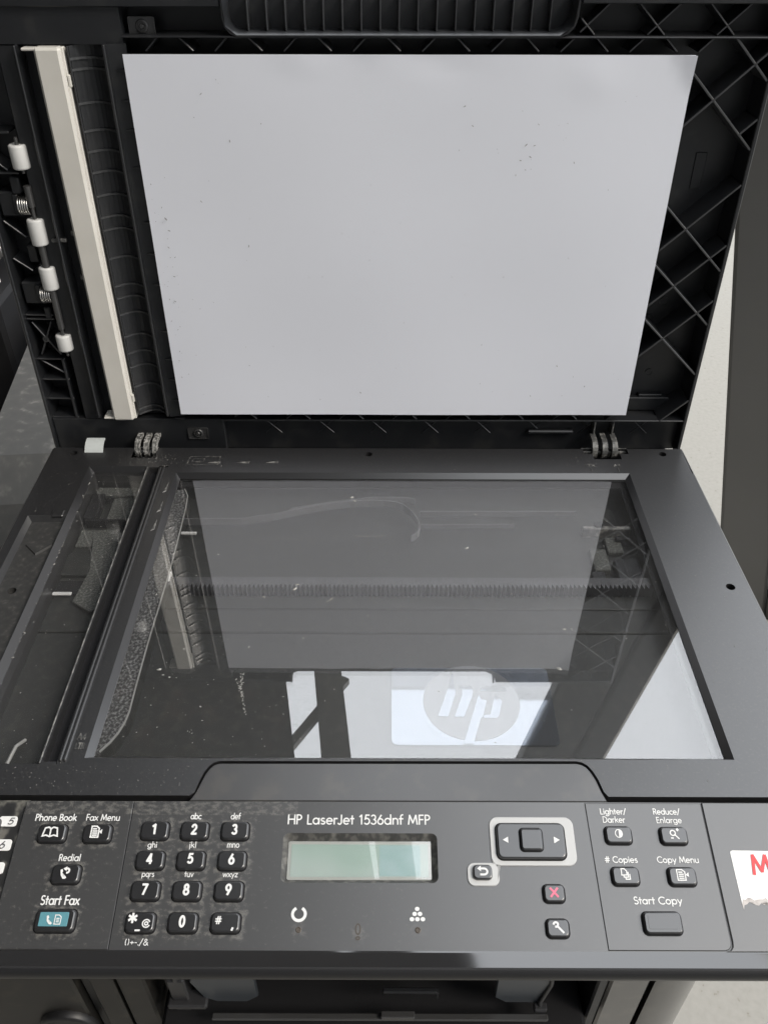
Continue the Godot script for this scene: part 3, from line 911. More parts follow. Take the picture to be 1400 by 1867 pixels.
	m.box(Vector3(-.1712, -.0010, -.0060), Vector3(-.1704, .0004, .2248), .0003)
	add(frame, "slot_rim", m, mat.hinge)
	# groove floor
	m = M()
	m.rect(-.1692, -.1633, -.0052, .2237, -.0044)
	add(frame, "seal_groove", m, mat.deep)
	# two ridges
	for x in [-.1618, -.1597]:
		m = M()
		m.box(Vector3(x - .0008, -.001, -.0055), Vector3(x + .0008, .0007, .2235), .0005)
		add(frame, "ridge", m, mat.frame)
	# small raised marks: arrows and paper sizes
	for t in [[-.1265, -.0111, 0], [-.1070, -.0113, 0], [-.0875, -.0115, 0], [-.1543, .0160, 1], [-.1540, .0360, 1], [-.1540, .0540, 1]]:
		m = M()
		if t[2] == 0:
			m.loft(pv([[t[0] - .0045, t[1] + .0004], [t[0] + .0040, t[1] - .0014], [t[0] + .0036, t[1] + .0010]]), [Vector2(0, 0), Vector2(.0003, .0004)])
		else:
			m.loft(pv([[t[0] - .0008, t[1] + .0060], [t[0] + .0011, t[1] - .0050], [t[0] + .0014, t[1] + .0045]]), [Vector2(0, 0), Vector2(.0003, .0004)])
		add(frame, "alignment_arrow", m, mat.hinge)
	for t in [["LTR", .1225, .1295, -.0098, -.0070], ["A4", .1420, .1468, -.0098, -.0070], ["A4", -.1570, -.1528, .2085, .2120], ["LTR", -.1568, -.1522, .2140, .2172]]:
		m = write(t[0], t[1], t[2], t[3], t[4], .16, .0003)
		add(frame, "size_mark", m, mat.hinge)
	for x in [.1262, .1444]:
		m = M()
		m.box(Vector3(x - .0002, 0, -.0056), Vector3(x + .0002, .0004, -.0020))
		add(frame, "size_tick", m, mat.hinge)
	# outlined inspection plate by the left hinge
	m = M()
	m.stroke(pv([[-.1440, -.0175], [-.1235, -.0175], [-.1240, -.0085], [-.1448, -.0085]]), .0002, .0003, true)
	m.stroke(pv([[-.1415, -.0150], [-.1340, -.0150], [-.1343, -.0115], [-.1420, -.0115]]), .0002, .0003, true)
	add(frame, "plate_outline", m, mat.hinge)
	# catch on the left plate
	m = M()
	m.box(Vector3(-.2200, -.0035, .0400), Vector3(-.2125, .0006, .0462), .0006)
	add(frame, "catch", m, mat.frame)

	# glass panes
	m = M()
	m.box(Vector3(-.1498, -.0066, .0015), Vector3(.1498, -.0036, .2212))
	var pane := part("scanner_glass", m, mat.glass, "large flat glass of the scanner bed")
	m = M()
	m.rect(-.1498, .1498, .0015, .2212, -.0035)
	add(pane, "added_mirror_sheet", m, mat.coat)  # added sheet that makes the glass mirror more strongly
	m = M()
	m.box(Vector3(-.2072, -.0070, -.0045), Vector3(-.1713, -.0042, .2248))
	pane = part("feeder_glass", m, mat.feeder, "narrow strip of glass left of the scanner bed")


# ------------------------------------------------------------------ what lies under the glass
func build_tray() -> void:
	var m := M()
	var F := -.0180
	m.box(Vector3(-.214, F - .004, -.012), Vector3(.158, F, .1262), .0006)
	m.box(Vector3(-.214, F - .004, .1276), Vector3(.158, F + .0004, .224), .0006)
	m.box(Vector3(-.218, F - .008, -.016), Vector3(.162, F - .004, .228))
	m.box(Vector3(-.1716, F, -.012), Vector3(-.1515, -.0075, .224), .0005)
	m.box(Vector3(-.214, F, -.016), Vector3(.158, -.0072, -.009))
	m.box(Vector3(.152, F, -.012), Vector3(.158, -.0072, .224))
	m.box(Vector3(-.214, F, .2215), Vector3(.158, -.0072, .226))
	m.box(Vector3(-.214, F, -.012), Vector3(-.2076, -.0072, .224))
	var tray := part("scanner_tray", m, mat.tray)
	# black tape under the edge of the big pane
	m = M()
	m.box(Vector3(-.1495, -.0080, .0010), Vector3(.1495, -.0068, .0070))
	m.box(Vector3(.1442, -.0080, .0070), Vector3(.1510, -.0068, .2210))
	m.box(Vector3(-.1495, -.0080, .2197), Vector3(.1442, -.0068, .2215))
	add(tray, "edge_tape", m, mat.deep)
	# toothed rack across the bed
	m = M()
	var pl := PackedVector2Array()
	pl.append(Vector2(.1440, .0905)); pl.append(Vector2(-.1400, .0905))
	var x := -.1400
	while x < .1435:
		pl.append(Vector2(x, .0958)); pl.append(Vector2(x + .0013, .0998))
		x += .0026
	pl.append(Vector2(.1440, .0962))
	m.loft(pl, [Vector2(0, F), Vector2(0, -.0095)], true)
	add(tray, "toothed_rack", m, mat.rack)
	m = M()
	m.box(Vector3(-.150, F, .0985), Vector3(.150, -.0168, .1090), .0004)
	add(tray, "rail", m, mat.tray)
	# ribbon cable standing on its edge
	var path := [[-.1400, .0376], [-.1032, .0374], [-.0827, .0328], [-.0621, .0258], [-.0450, .0214], [-.0338, .0194], [-.0220, .0184], [-.0122, .0186], [-.0040, .0204], [.0003, .0228], [.0050, .0282], [.0079, .0340], [.0098, .0392], [.0104, .0430], [.0100, .0470], [.0085, .0502], [.0049, .0541]]
	_ribbon(tray, path, -.0140, -.0085)
	_ribbon(tray, [[-.0729, .0260], [-.0482, .0196], [-.0195, .0138], [.0010, .0140], [.0080, .0158]], -.0140, -.0095)
	_ribbon(tray, [[.0112, .0287], [.0500, .0286], [.1119, .0283]], -.0140, -.0095)
	_ribbon(tray, [[.0112, .0400], [.0400, .0398], [.0716, .0396]], -.0145, -.0110)
	# dusty ledge with a rounded end along the left side of the bed
	var rim := [[-.1445, .0078], [-.1412, .0150], [-.1402, .0280], [-.1394, .0603], [-.1390, .0850], [-.1392, .1124], [-.1396, .1436], [-.1394, .1718], [-.1391, .1892], [-.1398, .1960], [-.1415, .2020], [-.1441, .2075], [-.1478, .2130]]
	m = M()
	m.loft(pv(rim + [[-.1510, .2150], [-.1510, .0078]]), [Vector2(0, F), Vector2(0, -.0088)], true)
	add(tray, "dusty_ledge", m, mat.dusty)
	m = M()
	for i in rim.size() - 1:
		var a := Vector2(rim[i][0], rim[i][1]); var b := Vector2(rim[i + 1][0], rim[i + 1][1])
		var o := (b - a).orthogonal().normalized() * .00028
		var A := Vector3(a.x, 0, a.y); var B := Vector3(b.x, 0, b.y); var O := Vector3(o.x, 0, o.y)
		var h := Vector3(0, -.0076, 0); var h2 := Vector3(0, -.0088, 0)
		m.quad(A - O + h, B - O + h, B + O + h, A + O + h, Vector3.UP)
		m.quad(A - O + h, B - O + h, B - O + h2, A - O + h2, -O.normalized())
		m.quad(A + O + h, B + O + h, B + O + h2, A + O + h2, O.normalized())
	add(tray, "ledge_rim", m, mat.pale_rim)
	m = M()
	for i in rim.size() - 1:
		var a := Vector2(rim[i][0], rim[i][1]); var b := Vector2(rim[i + 1][0], rim[i + 1][1])
		var o := (b - a).orthogonal().normalized() * .00026
		if o.x < 0.0: o = -o
		var A := Vector3(a.x + o.x, -.0089, a.y + o.y); var B := Vector3(b.x + o.x, -.0089, b.y + o.y)
		m.quad(A, B, Vector3(B.x, F, B.z), Vector3(A.x, F, A.z), Vector3(o.x, 0, o.y))
	add(tray, "ledge_side", m, mat.tray)
	# works in the right rear corner
	for e in [[.1135, .1440, .0420, .0450, -.0100, mat.hinge], [.1150, .1250, .0600, .0790, -.0135, mat.board], [.1265, .1365, .0480, .0620, -.0145, mat.board], [.1280, .1430, .0700, .0900, -.0125, mat.lid],
			[.1120, .1200, .0820, .0890, -.0120, mat.lid], [.1210, .1260, .0400, .0440, -.0080, mat.deep], [.1330, .1440, .0500, .0530, -.0120, mat.deep]]:
		m = M()
		m.box(Vector3(e[0], F, e[2]), Vector3(e[1], e[4], e[3]), .0006)
		add(tray, "mechanism_block", m, e[5])
	m = M()
	m.box(Vector3(-.1415, -.0120, .0480), Vector3(-.1300, -.0105, .0500), .0003)
	add(tray, "white_clip", m, mat.silver)
	m = M()
	m.box(Vector3(-.1400, -.0120, .0860), Vector3(-.1380, -.0090, .0945), .0003)
	add(tray, "white_clip", m, mat.silver)
	# works under the feeder strip
	for e in [[-.2062, -.1735, -.0030, .0060, -.0150, mat.board], [-.1930, -.1735, .0075, .0330, -.0160, mat.board], [-.2064, -.1980, .0075, .0330, -.0120, mat.deep], [-.2040, -.1735, .0350, .0365, -.0110, mat.deep],
			[-.2060, -.1850, .0400, .0560, -.0160, mat.board], [-.2070, -.1900, .0640, .0830, -.0148, mat.tray], [-.2070, -.1880, .0860, .0980, -.0170, mat.deep]]:
		m = M()
		m.box(Vector3(e[0], F, e[2]), Vector3(e[1], e[4], e[3]), .0006)
		add(tray, "feeder_block", m, e[5])
	m = M()
	m.loft(pv([[-.1955, .0500], [-.1735, .0420], [-.1735, .1100], [-.1810, .1140], [-.1930, .1060], [-.1900, .0800]]), [Vector2(0, -.0152), Vector2(.0003, -.0146)], true)
	add(tray, "dusty_board", m, mat.board)
	m = M()
	for q in [[.0005, .0030], [.0042, .0060]]:
		for s in [-.2010, -.1965]:
			m.box(Vector3(s, -.0150, q[0] + .008), Vector3(s + .0035, -.0140, q[1] + .0075))
	add(tray, "slot", m, mat.deep)
	m = M()
	m.box(Vector3(-.2062, -.0150, .0985), Vector3(-.1950, -.0140, .1010), .0003)
	add(tray, "white_clip", m, mat.silver)
	m = M()
	m.tube([Vector3(-.1890, -.0150, .2015), Vector3(-.1895, -.0095, .2090), Vector3(-.1905, -.0095, .2190)], .0009, 6)
	add(tray, "wire_hook", m, mat.wire)

	# moulded emblem plate under the front of the glass
	var hh := -.0165
	m = M()
	m.loft(rr(-.0082, .1530, .0757, .2028, .0035), [Vector2(0, F), Vector2(0, hh - .0003), Vector2(.0003, hh)], true)
	var plate := part("emblem_plate", m, mat.logo_gloss, "glossy dark plate with a round emblem under the glass")
	m = M()
	m.loft(circle(.0334, .1762, .0251, 56, .0242), [Vector2(0, hh - .0002), Vector2(.0002, hh + .0003)], true)
	add(plate, "emblem_disc", m, mat.logo_matte)
	for q in [[[.0246, .1540], [.0256, .1691], [.0255, .1715], [.0209, .1858], [.0156, .1856], [.0228, .1643], [.0236, .1590]], [[.0277, .1662], [.0335, .1659], [.0349, .1688], [.0343, .1724], [.0290, .1859], [.0240, .1858], [.0288, .1722], [.0290, .1690]],
			[[.0385, .1693], [.0399, .1664], [.0510, .1661], [.0525, .1683], [.0522, .1695]],
			[[.0376, .1714], [.0384, .1747], [.0414, .1754], [.0385, .1862], [.0375, .1866], [.0325, .2022], [.0275, .2022]], [[.0458, .1723], [.0490, .1747], [.0492, .1765], [.0468, .1853], [.0455, .1866], [.0387, .1866], [.0392, .1846], [.0424, .1844]]]:
		m = M()
		m.loft(pv(q), [Vector2(0, hh), Vector2(.0001, hh + .0006)], true)
		add(plate, "emblem_letter", m, mat.logo_gloss)


func _ribbon(tray: Node3D, path: Array, y0: float, y1: float) -> void:
	var m := M()
	for i in path.size() - 1:
		var a := Vector2(path[i][0], path[i][1]); var b := Vector2(path[i + 1][0], path[i + 1][1])
		var o := (b - a).orthogonal().normalized() * .0003
		var A := Vector3(a.x, 0, a.y); var B := Vector3(b.x, 0, b.y); var O := Vector3(o.x, 0, o.y)
		var h := Vector3(0, y1, 0); var l := Vector3(0, y0, 0)
		m.quad(A - O + h, B - O + h, B + O + h, A + O + h, Vector3.UP)
		m.quad(A - O + h, B - O + h, B - O + l, A - O + l, -O.normalized())
		m.quad(A + O + h, B + O + h, B + O + l, A + O + l, O.normalized())
	add(tray, "ribbon_cable", m, mat.ribbon if mat.has("ribbon") else mat.hinge)


# ------------------------------------------------------------------ the raised lid (x, s up the lid, d towards the camera)
func lbox(m: Mesher, x0: float, x1: float, s0: float, s1: float, d0: float, d1: float, c := 0.0) -> void:
	m.box(Vector3(x0, s0, d0), Vector3(x1, s1, d1), c)


func build_lid() -> void:
	var m := M()
	# back shell, floors and rims
	lbox(m, -.2435, .1955, -.0120, .2660, -.0280, -.0240, .001)
	lbox(m, .1932, .1957, -.0120, .2662, -.0240, -.0040, .0005)
	lbox(m, -.2435, -.2415, -.0120, .2662, -.0240, -.0040, .0005)
	lbox(m, -.2415, .1932, -.0120, .0147, -.0240, -.0125)
	lbox(m, .0890, .1932, .2636, .2662, -.0240, -.0040, .0005)
	lbox(m, -.2415, -.0970, .2618, .2662, -.0240, -.0040, .0005)
	lbox(m, -.2415, -.1500, .2445, .2618, -.0240, -.0060)
	lbox(m, -.2185, -.2070, .0150, .2445, -.0240, -.0065, .0008)
	lbox(m, -.2070, -.1510, .0150, .2445, -.0240, -.0145)
	lbox(m, -.2415, -.1230, -.0110, .0150, -.0125, -.0068, .0006)
	var lid := MeshInstance3D.new()
	lid.name = "lid"
	lid.mesh = m.mesh()
	lid.material_override = mat.lid
	printer.add_child(lid, true)
	lid.transform = Transform3D(LID.basis, LID.origin - BASE)
	lid.set_meta("label", "raised scanner lid seen from its ribbed underside")

	# long walls
	for e in [[-.1240, .1932, .0147, .0158, -.0125, -.0043], [-.1500, .1932, .2478, .2488, -.0240, -.0035], [.1510, .1850, .0158, .0255, -.0240, -.0190], [.1640, .1800, .0255, .0275, -.0240, -.0200], [.1700, .1765, .1655, .1865, -.0240, -.0233]]:
		m = M()
		lbox(m, e[0], e[1], e[2], e[3], e[4], e[5], .0003)
		add(lid, "wall", m, mat.lid)
	# diagonal ribs
	var K := .9645
	var rib := func(sg: float, s_at: float, x0: float, x1: float, d0: float, d1: float, w := .0013) -> void:
		var a := Vector3(x0, s_at + sg * K * (x0 - .1665), (d0 + d1) * .5)
		var b := Vector3(x1, s_at + sg * K * (x1 - .1665), (d0 + d1) * .5)
		var r := M()
		bar(r, a, b, w, d1 - d0, Vector3(1, -sg, 0), .00025)
		add(lid, "rib", r, mat.rib)
	for e in [[1, .2181, .1515, .1932], [1, .1828, .1848, .1932], [1, .1475, .1515, .1932], [1, .1122, .1515, .1932], [1, .0769, .1515, .1932], [1, .0057, .1765, .1932],
			[-1, .2534, .1722, .1932], [-1, .2181, .1515, .1932], [-1, .1475, .1515, .1932], [-1, .1122, .1515, .1932], [-1, .0769, .1515, .1932]]:
		rib.call(float(e[0]), e[1], e[2], e[3], -.0240, -.0043)
	for e in [[.1612, .0935, .0030], [.1692, .0943, .0030], [.1630, .0835, .0020], [.1690, .0430, .0025]]:
		m = M()
		m.xf = Transform3D(Basis(Vector3(1, 0, 0), Vector3(0, 0, 1), Vector3(0, -1, 0)), Vector3(e[0], e[1], -.0240))
		m.loft(circle(0, 0, e[2], 20), [Vector2(0, -.0002), Vector2(0, .0005), Vector2(.0005, .0005), Vector2(.0006, .0002)], true)
		add(lid, "mould_mark", m, mat.lid)
	# the same lattice along the top edge, in the top right corner and along the foot
	for band in [[.2412, .2478, -.1450, .1700, -.0240, -.0060, .0010], [.2490, .2635, .0900, .1930, -.0240, -.0070, .0009], [.0159, .0226, -.1150, .1500, -.0125, -.0050, .0007], [.0008, .0146, -.1150, .1900, -.0130, -.0120, .0006]]:
		for sg in [1.0, -1.0]:
			for k in range(-14, 15):
				var s0: float = .1122 + .0353 * k
				# x where the line enters and leaves the band
				var xa: float = .1665 + sg * (band[0] - s0) / K; var xb: float = .1665 + sg * (band[1] - s0) / K
				var lo := maxf(minf(xa, xb), band[2]); var hi := minf(maxf(xa, xb), band[3])
				if hi - lo > .002:
					rib.call(sg, s0, lo, hi, band[4], band[5], band[6])
	# finger grip with upright ribs
	m = M()
	var outline := pv([[-.0962, -.2660], [-.0962, -.2570], [-.0952, -.2530], [-.0930, -.2503], [-.0895, -.2489], [.0790, -.2489], [.0832, -.2504], [.0860, -.2535], [.0873, -.2580], [.0873, -.2660]])
	m.xf = Transform3D(Basis(Vector3(1, 0, 0), Vector3(0, 0, 1), Vector3(0, -1, 0)), Vector3.ZERO)
	for q in Geometry2D.offset_polyline(outline, .0006, Geometry2D.JOIN_ROUND, Geometry2D.END_BUTT):
		m.loft(q, [Vector2(0, -.0240), Vector2(0, -.0036), Vector2(.0003, -.0032)], true)
	add(lid, "grip_rim", m, mat.lid)
	for k in 17:
		m = M()
		var x := -.0848 + .0100 * k
		lbox(m, x - .0004, x + .0004, .2496, .2655, -.0240, -.0150, .0002)
		add(lid, "grip_rib", m, mat.rib)
	# white backing sheet, slightly dented at its upper edge and dog-eared
	m = M()
	var NX := 60; var NS := 44
	var at := func(i: int, j: int) -> Vector3:
		var x := lerpf(-.1500, .1514, float(i) / NX); var s := lerpf(.0228, .2408, float(j) / NS)
		var d := 0.0
		for e in [[-.058, .2385, .012, .004, .0007], [-.018, .2395, .008, .003, .0006], [.014, .2375, .014, .003, -.0006], [.10, .229, .012, .008, .0005], [.03, .232, .02, .01, -.0003]]:
			d += e[4] * exp(-pow((x - e[0]) / e[2], 2.0) - pow((s - e[1]) / e[3], 2.0))
		d += .0002 * sin(x * 40.0 + s * 22.0) + .00015 * sin(s * 60.0 - x * 13.0)
		var fold := (x - .1514) * .85 + (s - .2408) * .55 + .0105
		if fold > 0.0: d += fold * .2
		return Vector3(x, s, d)
	for i in NX:
		for j in NS:
			var n4 := []
			for e in [[i, j], [i + 1, j], [i + 1, j + 1], [i, j + 1]]:
				var ix: int = e[0]; var jx: int = e[1]
				var du: Vector3 = at.call(mini(ix + 1, NX), jx) - at.call(maxi(ix - 1, 0), jx)
				var dv: Vector3 = at.call(ix, mini(jx + 1, NS)) - at.call(ix, maxi(jx - 1, 0))
				n4.append(du.cross(dv).normalized())
			m.squad(at.call(i, j), at.call(i + 1, j), at.call(i + 1, j + 1), at.call(i, j + 1), n4[0], n4[1], n4[2], n4[3])
	lbox(m, -.1499, .1513, .0229, .2406, -.0016, -.0008)
	add(lid, "backing_sheet", m, mat.sheet, "large plain white sheet on the underside of the lid")
	m = M()
	lbox(m, -.1485, .1495, .0245, .2395, -.0046, -.0018)
	add(lid, "foam_pad", m, mat.deep)

	# feeder side: spines, white bar, ribbed trough
	for e in [[-.2075, -.2062, .0190, .2445, -.0145, -.0012], [-.1800, -.1790, .0200, .2440, -.0145, -.0030], [-.1606, -.1590, .0200, .2450, -.0145, -.0008]]:
		m = M()
		lbox(m, e[0], e[1], e[2], e[3], e[4], e[5], .0004)
		add(lid, "spine", m, mat.lid)
	m = M()
	lbox(m, -.1967, -.1826, .0172, .2438, -.0130, .0000, .0014)
	lbox(m, -.2035, -.1960, .2420, .2434, -.0120, -.0015, .0004)
	lbox(m, -.2035, -.1960, .0178, .0192, -.0120, -.0015, .0004)
	lbox(m, -.1835, -.1806, .2240, .2305, -.0120, -.0030, .0006)
	lbox(m, -.1835, -.1806, .0300, .0360, -.0120, -.0030, .0006)
	lbox(m, -.1842, -.1816, .0174, .2436, -.0120, -.0030, .0005)
	add(lid, "white_bar", m, mat.cream, "long cream plastic bar on the feeder side of the lid")
	m = M()
	var xs := []
	for k in 9:
		var t := k / 8.0
		xs.append(Vector2(lerpf(-.1790, -.1606, t), -.0048 - .0062 * sin(PI * t)))
	for k in 8:
		m.quad(Vector3(xs[k].x, .0200, xs[k].y), Vector3(xs[k + 1].x, .0200, xs[k + 1].y), Vector3(xs[k + 1].x, .2440, xs[k + 1].y), Vector3(xs[k].x, .2440, xs[k].y), Vector3(0, 0, 1))
	add(lid, "paper_guide_trough", m, mat.lid)
	for s in [.2378, .2325, .2158, .2016, .1907, .1793, .1662, .1537, .1462, .1289, .1113, .1034, .0927, .0775, .0657, .0557, .0413, .0243, .0207]:
		m = M()
		for k in 8:
			var a: Vector2 = xs[k]; var b: Vector2 = xs[k + 1]
			var A := Vector3(a.x, s, a.y + .0014); var B := Vector3(b.x, s, b.y + .0014)
			var u := Vector3(0, .0006, 0); var dn := Vector3(0, 0, -.0018)
			m.quad(A - u, B - u, B + u, A + u, Vector3(0, 0, 1))
			m.quad(A + u, B + u, B + u + dn, A + u + dn, Vector3(0, 1, 0))
			m.quad(A - u, B - u, B - u + dn, A - u + dn, Vector3(0, -1, 0))
		add(lid, "guide_rib", m, mat.rib)
	m = M()
	m.quad(Vector3(-.1592, .0180, -.0045), Vector3(-.1490, .0180, -.0062), Vector3(-.1490, .2450, -.0062), Vector3(-.1592, .2450, -.0045), Vector3(0, 0, 1))
	add(lid, "side_slope", m, mat.lid)
	for s in [.2321, .2172, .2023, .1821, .1509, .1320, .1125, .0813, .0615, .0465, .0311, .0169]:
		m = M()
		m.flat(Vector3(-.1560, s + .0003, -.0048), Vector3(-.1492, s + .0006, -.0030), Vector3(-.1492, s + .0006, -.0062), Vector3(0, 1, 0))
		m.flat(Vector3(-.1560, s - .0003, -.0048), Vector3(-.1492, s - .0003, -.0030), Vector3(-.1492, s - .0003, -.0062), Vector3(0, -1, 0))
		m.quad(Vector3(-.1560, s + .0003, -.0047), Vector3(-.1492, s + .0006, -.0030), Vector3(-.1492, s - .0003, -.0030), Vector3(-.1560, s - .0003, -.0047), Vector3(0, 0, 1))
		add(lid, "guide_tick", m, mat.rib)
	# dark channel beside the bar, with small clips
	for s in [.1440, .1165]:
		for x in [[-.2002, -.1965], [-.1815, -.1792]]:
			m = M()
			lbox(m, x[0], x[1], s - .0018, s + .0018, -.0130, -.0060, .0005)
			add(lid, "clip", m, mat.hinge)
	m = M()
	lbox(m, -.2120, -.2030, .1390, .1412, -.0065, -.0040, .0005)
	add(lid, "clip", m, mat.hinge)

	# feed rollers on their shaft
	for e in [[.1813, .1945], [.1372, .1528], [.1092, .1236], [.0676, .0785]]:
		m = M()
		m.xf = Transform3D(Basis(Vector3(1, 0, 0), Vector3(0, 1, 0), Vector3(0, 0, 1)), Vector3(-.2195, 0, -.0062))
		m.loft(circle(0, 0, .0050, 24), [Vector2(.0008, e[0]), Vector2(.0002, e[0] + .0004), Vector2(0, e[0] + .0012), Vector2(0, e[1] - .0012), Vector2(.0002, e[1] - .0004), Vector2(.0008, e[1])], true, true)
		add(lid, "roller", m, mat.roller)
	for e in [[.0640, .0690, .0010], [.0780, .0830, .0012], [.0830, .1095, .0022], [.1230, .1380, .0022], [.1525, .1600, .0012], [.1600, .1720, .0022], [.1790, .1815, .0010], [.1940, .1985, .0011]]:
		m = M()
		m.tube([Vector3(-.2190, e[0], -.0050), Vector3(-.2190, e[1], -.0050)], e[2], 10)
		add(lid, "shaft", m, mat.shaft)
	# coil springs in their brackets
	for s in [.1600, .1048]:
		m = M()
		var path := []
		for k in 61:
			var a := TAU * k / 12.0
			path.append(Vector3(-.2266 + k * .00011, s + cos(a) * .0050, -.0075 + sin(a) * .0050))
		m.tube(path, .0005, 6)
		add(lid, "spring", m, mat.steel)
		m = M()
		lbox(m, -.2400, -.2262, s - .0075, s + .0070, -.0240, -.0100, .001)
		lbox(m, -.2310, -.2275, s - .0050, s + .0060, -.0105, -.0080, .0006)
		add(lid, "bracket", m, mat.lid)
	for e in [[-.2300, -.2245, .1660, .1760, -.0080], [-.2310, -.2250, .1240, .1350, -.0110], [-.2290, -.2245, .0880, .0960, -.0080], [-.2285, -.2250, .1395, .1480, -.0110]]:
		m = M()
		lbox(m, e[0], e[1], e[2], e[3], -.0240, e[4], .0008)
		add(lid, "bracket", m, mat.lid)
	# ladder ribs and a moulded cross in the lower corner
	for s in [.2000, .1780, .0905, .0877, .0595, .0444, .0298, .0152]:
		m = M()
		lbox(m, -.2415, -.2235, s - .0006, s + .0006, -.0240, -.0085, .0003)
		add(lid, "ladder_rib", m, mat.rib)
	for e in [[-.2395, .0850, -.2255, .0620], [-.2270, .0850, -.2385, .0620], [-.2400, .0580, -.2240, .0470], [-.2405, .1270, -.2300, .1190], [-.2405, .1500, -.2290, .1400], [-.2405, .1880, -.2300, .1790]]:
		m = M()
		bar(m, Vector3(e[0], e[1], -.0165), Vector3(e[2], e[3], -.0165), .0011, .0130, Vector3(0, 1, 0), .0003)
		add(lid, "cross_rib", m, mat.rib)
	m = M()
	m.xf = Transform3D(Basis(Vector3(1, 0, 0), Vector3(0, 0, 1), Vector3(0, -1, 0)), Vector3(-.2328, .0732, 0))
	m.loft(circle(0, 0, .0020, 14), [Vector2(0, -.0240), Vector2(0, -.0095), Vector2(.0010, -.0095), Vector2(.0010, -.0130)], true)
	add(lid, "boss", m, mat.rib)
	m = M()
	lbox(m, -.2255, -.2238, .0150, .0600, -.0240, -.0075, .0004)
	add(lid, "wall", m, mat.lid)
	# screws in square pockets
	for e in [[-.1404, .2522, -.0120], [-.1418, .0038, -.0066]]:
		m = M()
		m.xf = Transform3D(Basis(Vector3(1, 0, 0), Vector3(0, 0, 1), Vector3(0, -1, 0)), Vector3(e[0], e[1], e[2]))
		m.loft(rr(-.0070, -.0045, .0070, .0045, .0004, 1), [Vector2(0, 0), Vector2(0, .0009), Vector2(.0005, .0009), Vector2(.0005, .0002)], true)
		m.loft(circle(0, 0, .0034, 20), [Vector2(0, 0), Vector2(0, .0008), Vector2(.0004, .0012), Vector2(.0010, .0012), Vector2(.0012, .0004)], true)
		m.loft(circle(0, 0, .0014, 12), [Vector2(0, .0003), Vector2(0, .0012), Vector2(.0004, .0016)], true)
		add(lid, "screw", m, mat.shaft)
	# hinges
	for h in [[.1397, .0068, mat.hinge, .0155], [-.1760, .0060, mat.chalky, .0]]:
		m = M()
		for k in [-1, 0, 1]:
			var x: float = h[0] + k * h[1]
			var w := .0018
			var P := []
			for q in 10:
				var a := deg_to_rad(-65.0 + 155.0 * q / 9.0)
				P.append(Vector3(0, -.0035 + sin(a) * .0072, .0010 + cos(a) * .0072))
			P.append(Vector3(0, .0037, -.0080))
			for q in P.size() - 1:
				var A: Vector3 = P[q]; var B: Vector3 = P[q + 1]
				var o := (B - A).cross(Vector3(1, 0, 0)).normalized()
				if o.dot(A - Vector3(0, -.0035, .001)) < 0.0: o = -o
				var X := Vector3(x, 0, 0); var W := Vector3(w, 0, 0)
				m.quad(X + A - W, X + A + W, X + B + W, X + B - W, o)
				m.quad(X + A - W - o * .0022, X + A + W - o * .0022, X + B + W - o * .0022, X + B - W - o * .0022, -o)
				m.quad(X + A - W, X + B - W, X + B - W - o * .0022, X + A - W - o * .0022, Vector3(-1, 0, 0))
				m.quad(X + A + W, X + B + W, X + B + W - o * .0022, X + A + W - o * .0022, Vector3(1, 0, 0))
		m.tube([Vector3(h[0] - .0070 - h[3] * .55, -.0045, .0030), Vector3(h[0] + .0070 + h[3] * .55, -.0045, .0030)], .0024, 12)
		add(lid, "hinge", m, h[2])
		if h[3] > 0.0:
			for x in [.1335, .1462]:
				m = M()
				lbox(m, x - .0006, x + .0006, .0020, .0146, -.0125, -.0060, .0003)
				add(lid, "hinge_rib", m, mat.hinge)
	m = M()
	lbox(m, .0880, .1200, .0022, .0048, -.0125, -.0085, .0008)
	add(lid, "foot_bar", m, mat.lid)
	# curved pale tab at the left foot
	m = M()
	for q in 8:
		var a0 := deg_to_rad(-10.0 + 100.0 * q / 8.0); var a1 := deg_to_rad(-10.0 + 100.0 * (q + 1) / 8.0)
		var c := Vector3(0, -.0085, .0005); var R := .0125
		var A := c + Vector3(0, sin(a0) * R, cos(a0) * R); var B := c + Vector3(0, sin(a1) * R, cos(a1) * R)
		var l0 := Vector3(-.2175, 0, 0); var l1 := Vector3(-.2050, 0, 0)
		var na := Vector3(0, sin(a0), cos(a0)); var nb := Vector3(0, sin(a1), cos(a1))
		m.squad(A + l0, A + l1, B + l1, B + l0, na, na, nb, nb)
		m.squad(A + l0 - na * .0008, A + l1 - na * .0008, B + l1 - nb * .0008, B + l0 - nb * .0008, -na, -na, -nb, -nb)
		for l in [l0, l1]:
			m.quad(A + l, B + l, B + l - nb * .0008, A + l - na * .0008, Vector3(signf(l.x + .21), 0, 0))
	add(lid, "pale_tab", m, mat.pale_tab)
	# scuffs and specks on the white sheet
	m = M()
	var spots := [[-.098, .198, 1.0], [-.093, .139, 1.1], [-.111, .222, .8], [-.118, .165, .9], [-.080, .207, .6], [.031, .216, .9], [.036, .206, .8], [.066, .196, 1.2], [.069, .190, 1.0], [.064, .188, .9], [.071, .196, .9], [.067, .183, .7], [.094, .187, .8], [.062, .180, .8], [.072, .207, .6],
		[-.028, .040, 1.0], [-.055, .035, .7], [-.10, .06, .6], [.060, .12, .6], [.10, .060, 1.0], [.12, .045, .8], [.085, .038, .7], [-.05, .12, .5], [.0, .09, .5], [.05, .075, .6], [-.14, .155, 1.1], [-.139, .148, .9], [-.141, .138, 1.0], [-.138, .132, .8], [-.140, .120, .9], [-.142, .104, .9], [-.143, .085, .7], [-.144, .070, .8]]
	for k in 70:
		spots.append([rng.randf_range(-.148, .148), rng.randf_range(.026, .236), rng.randf_range(.2, .5)])
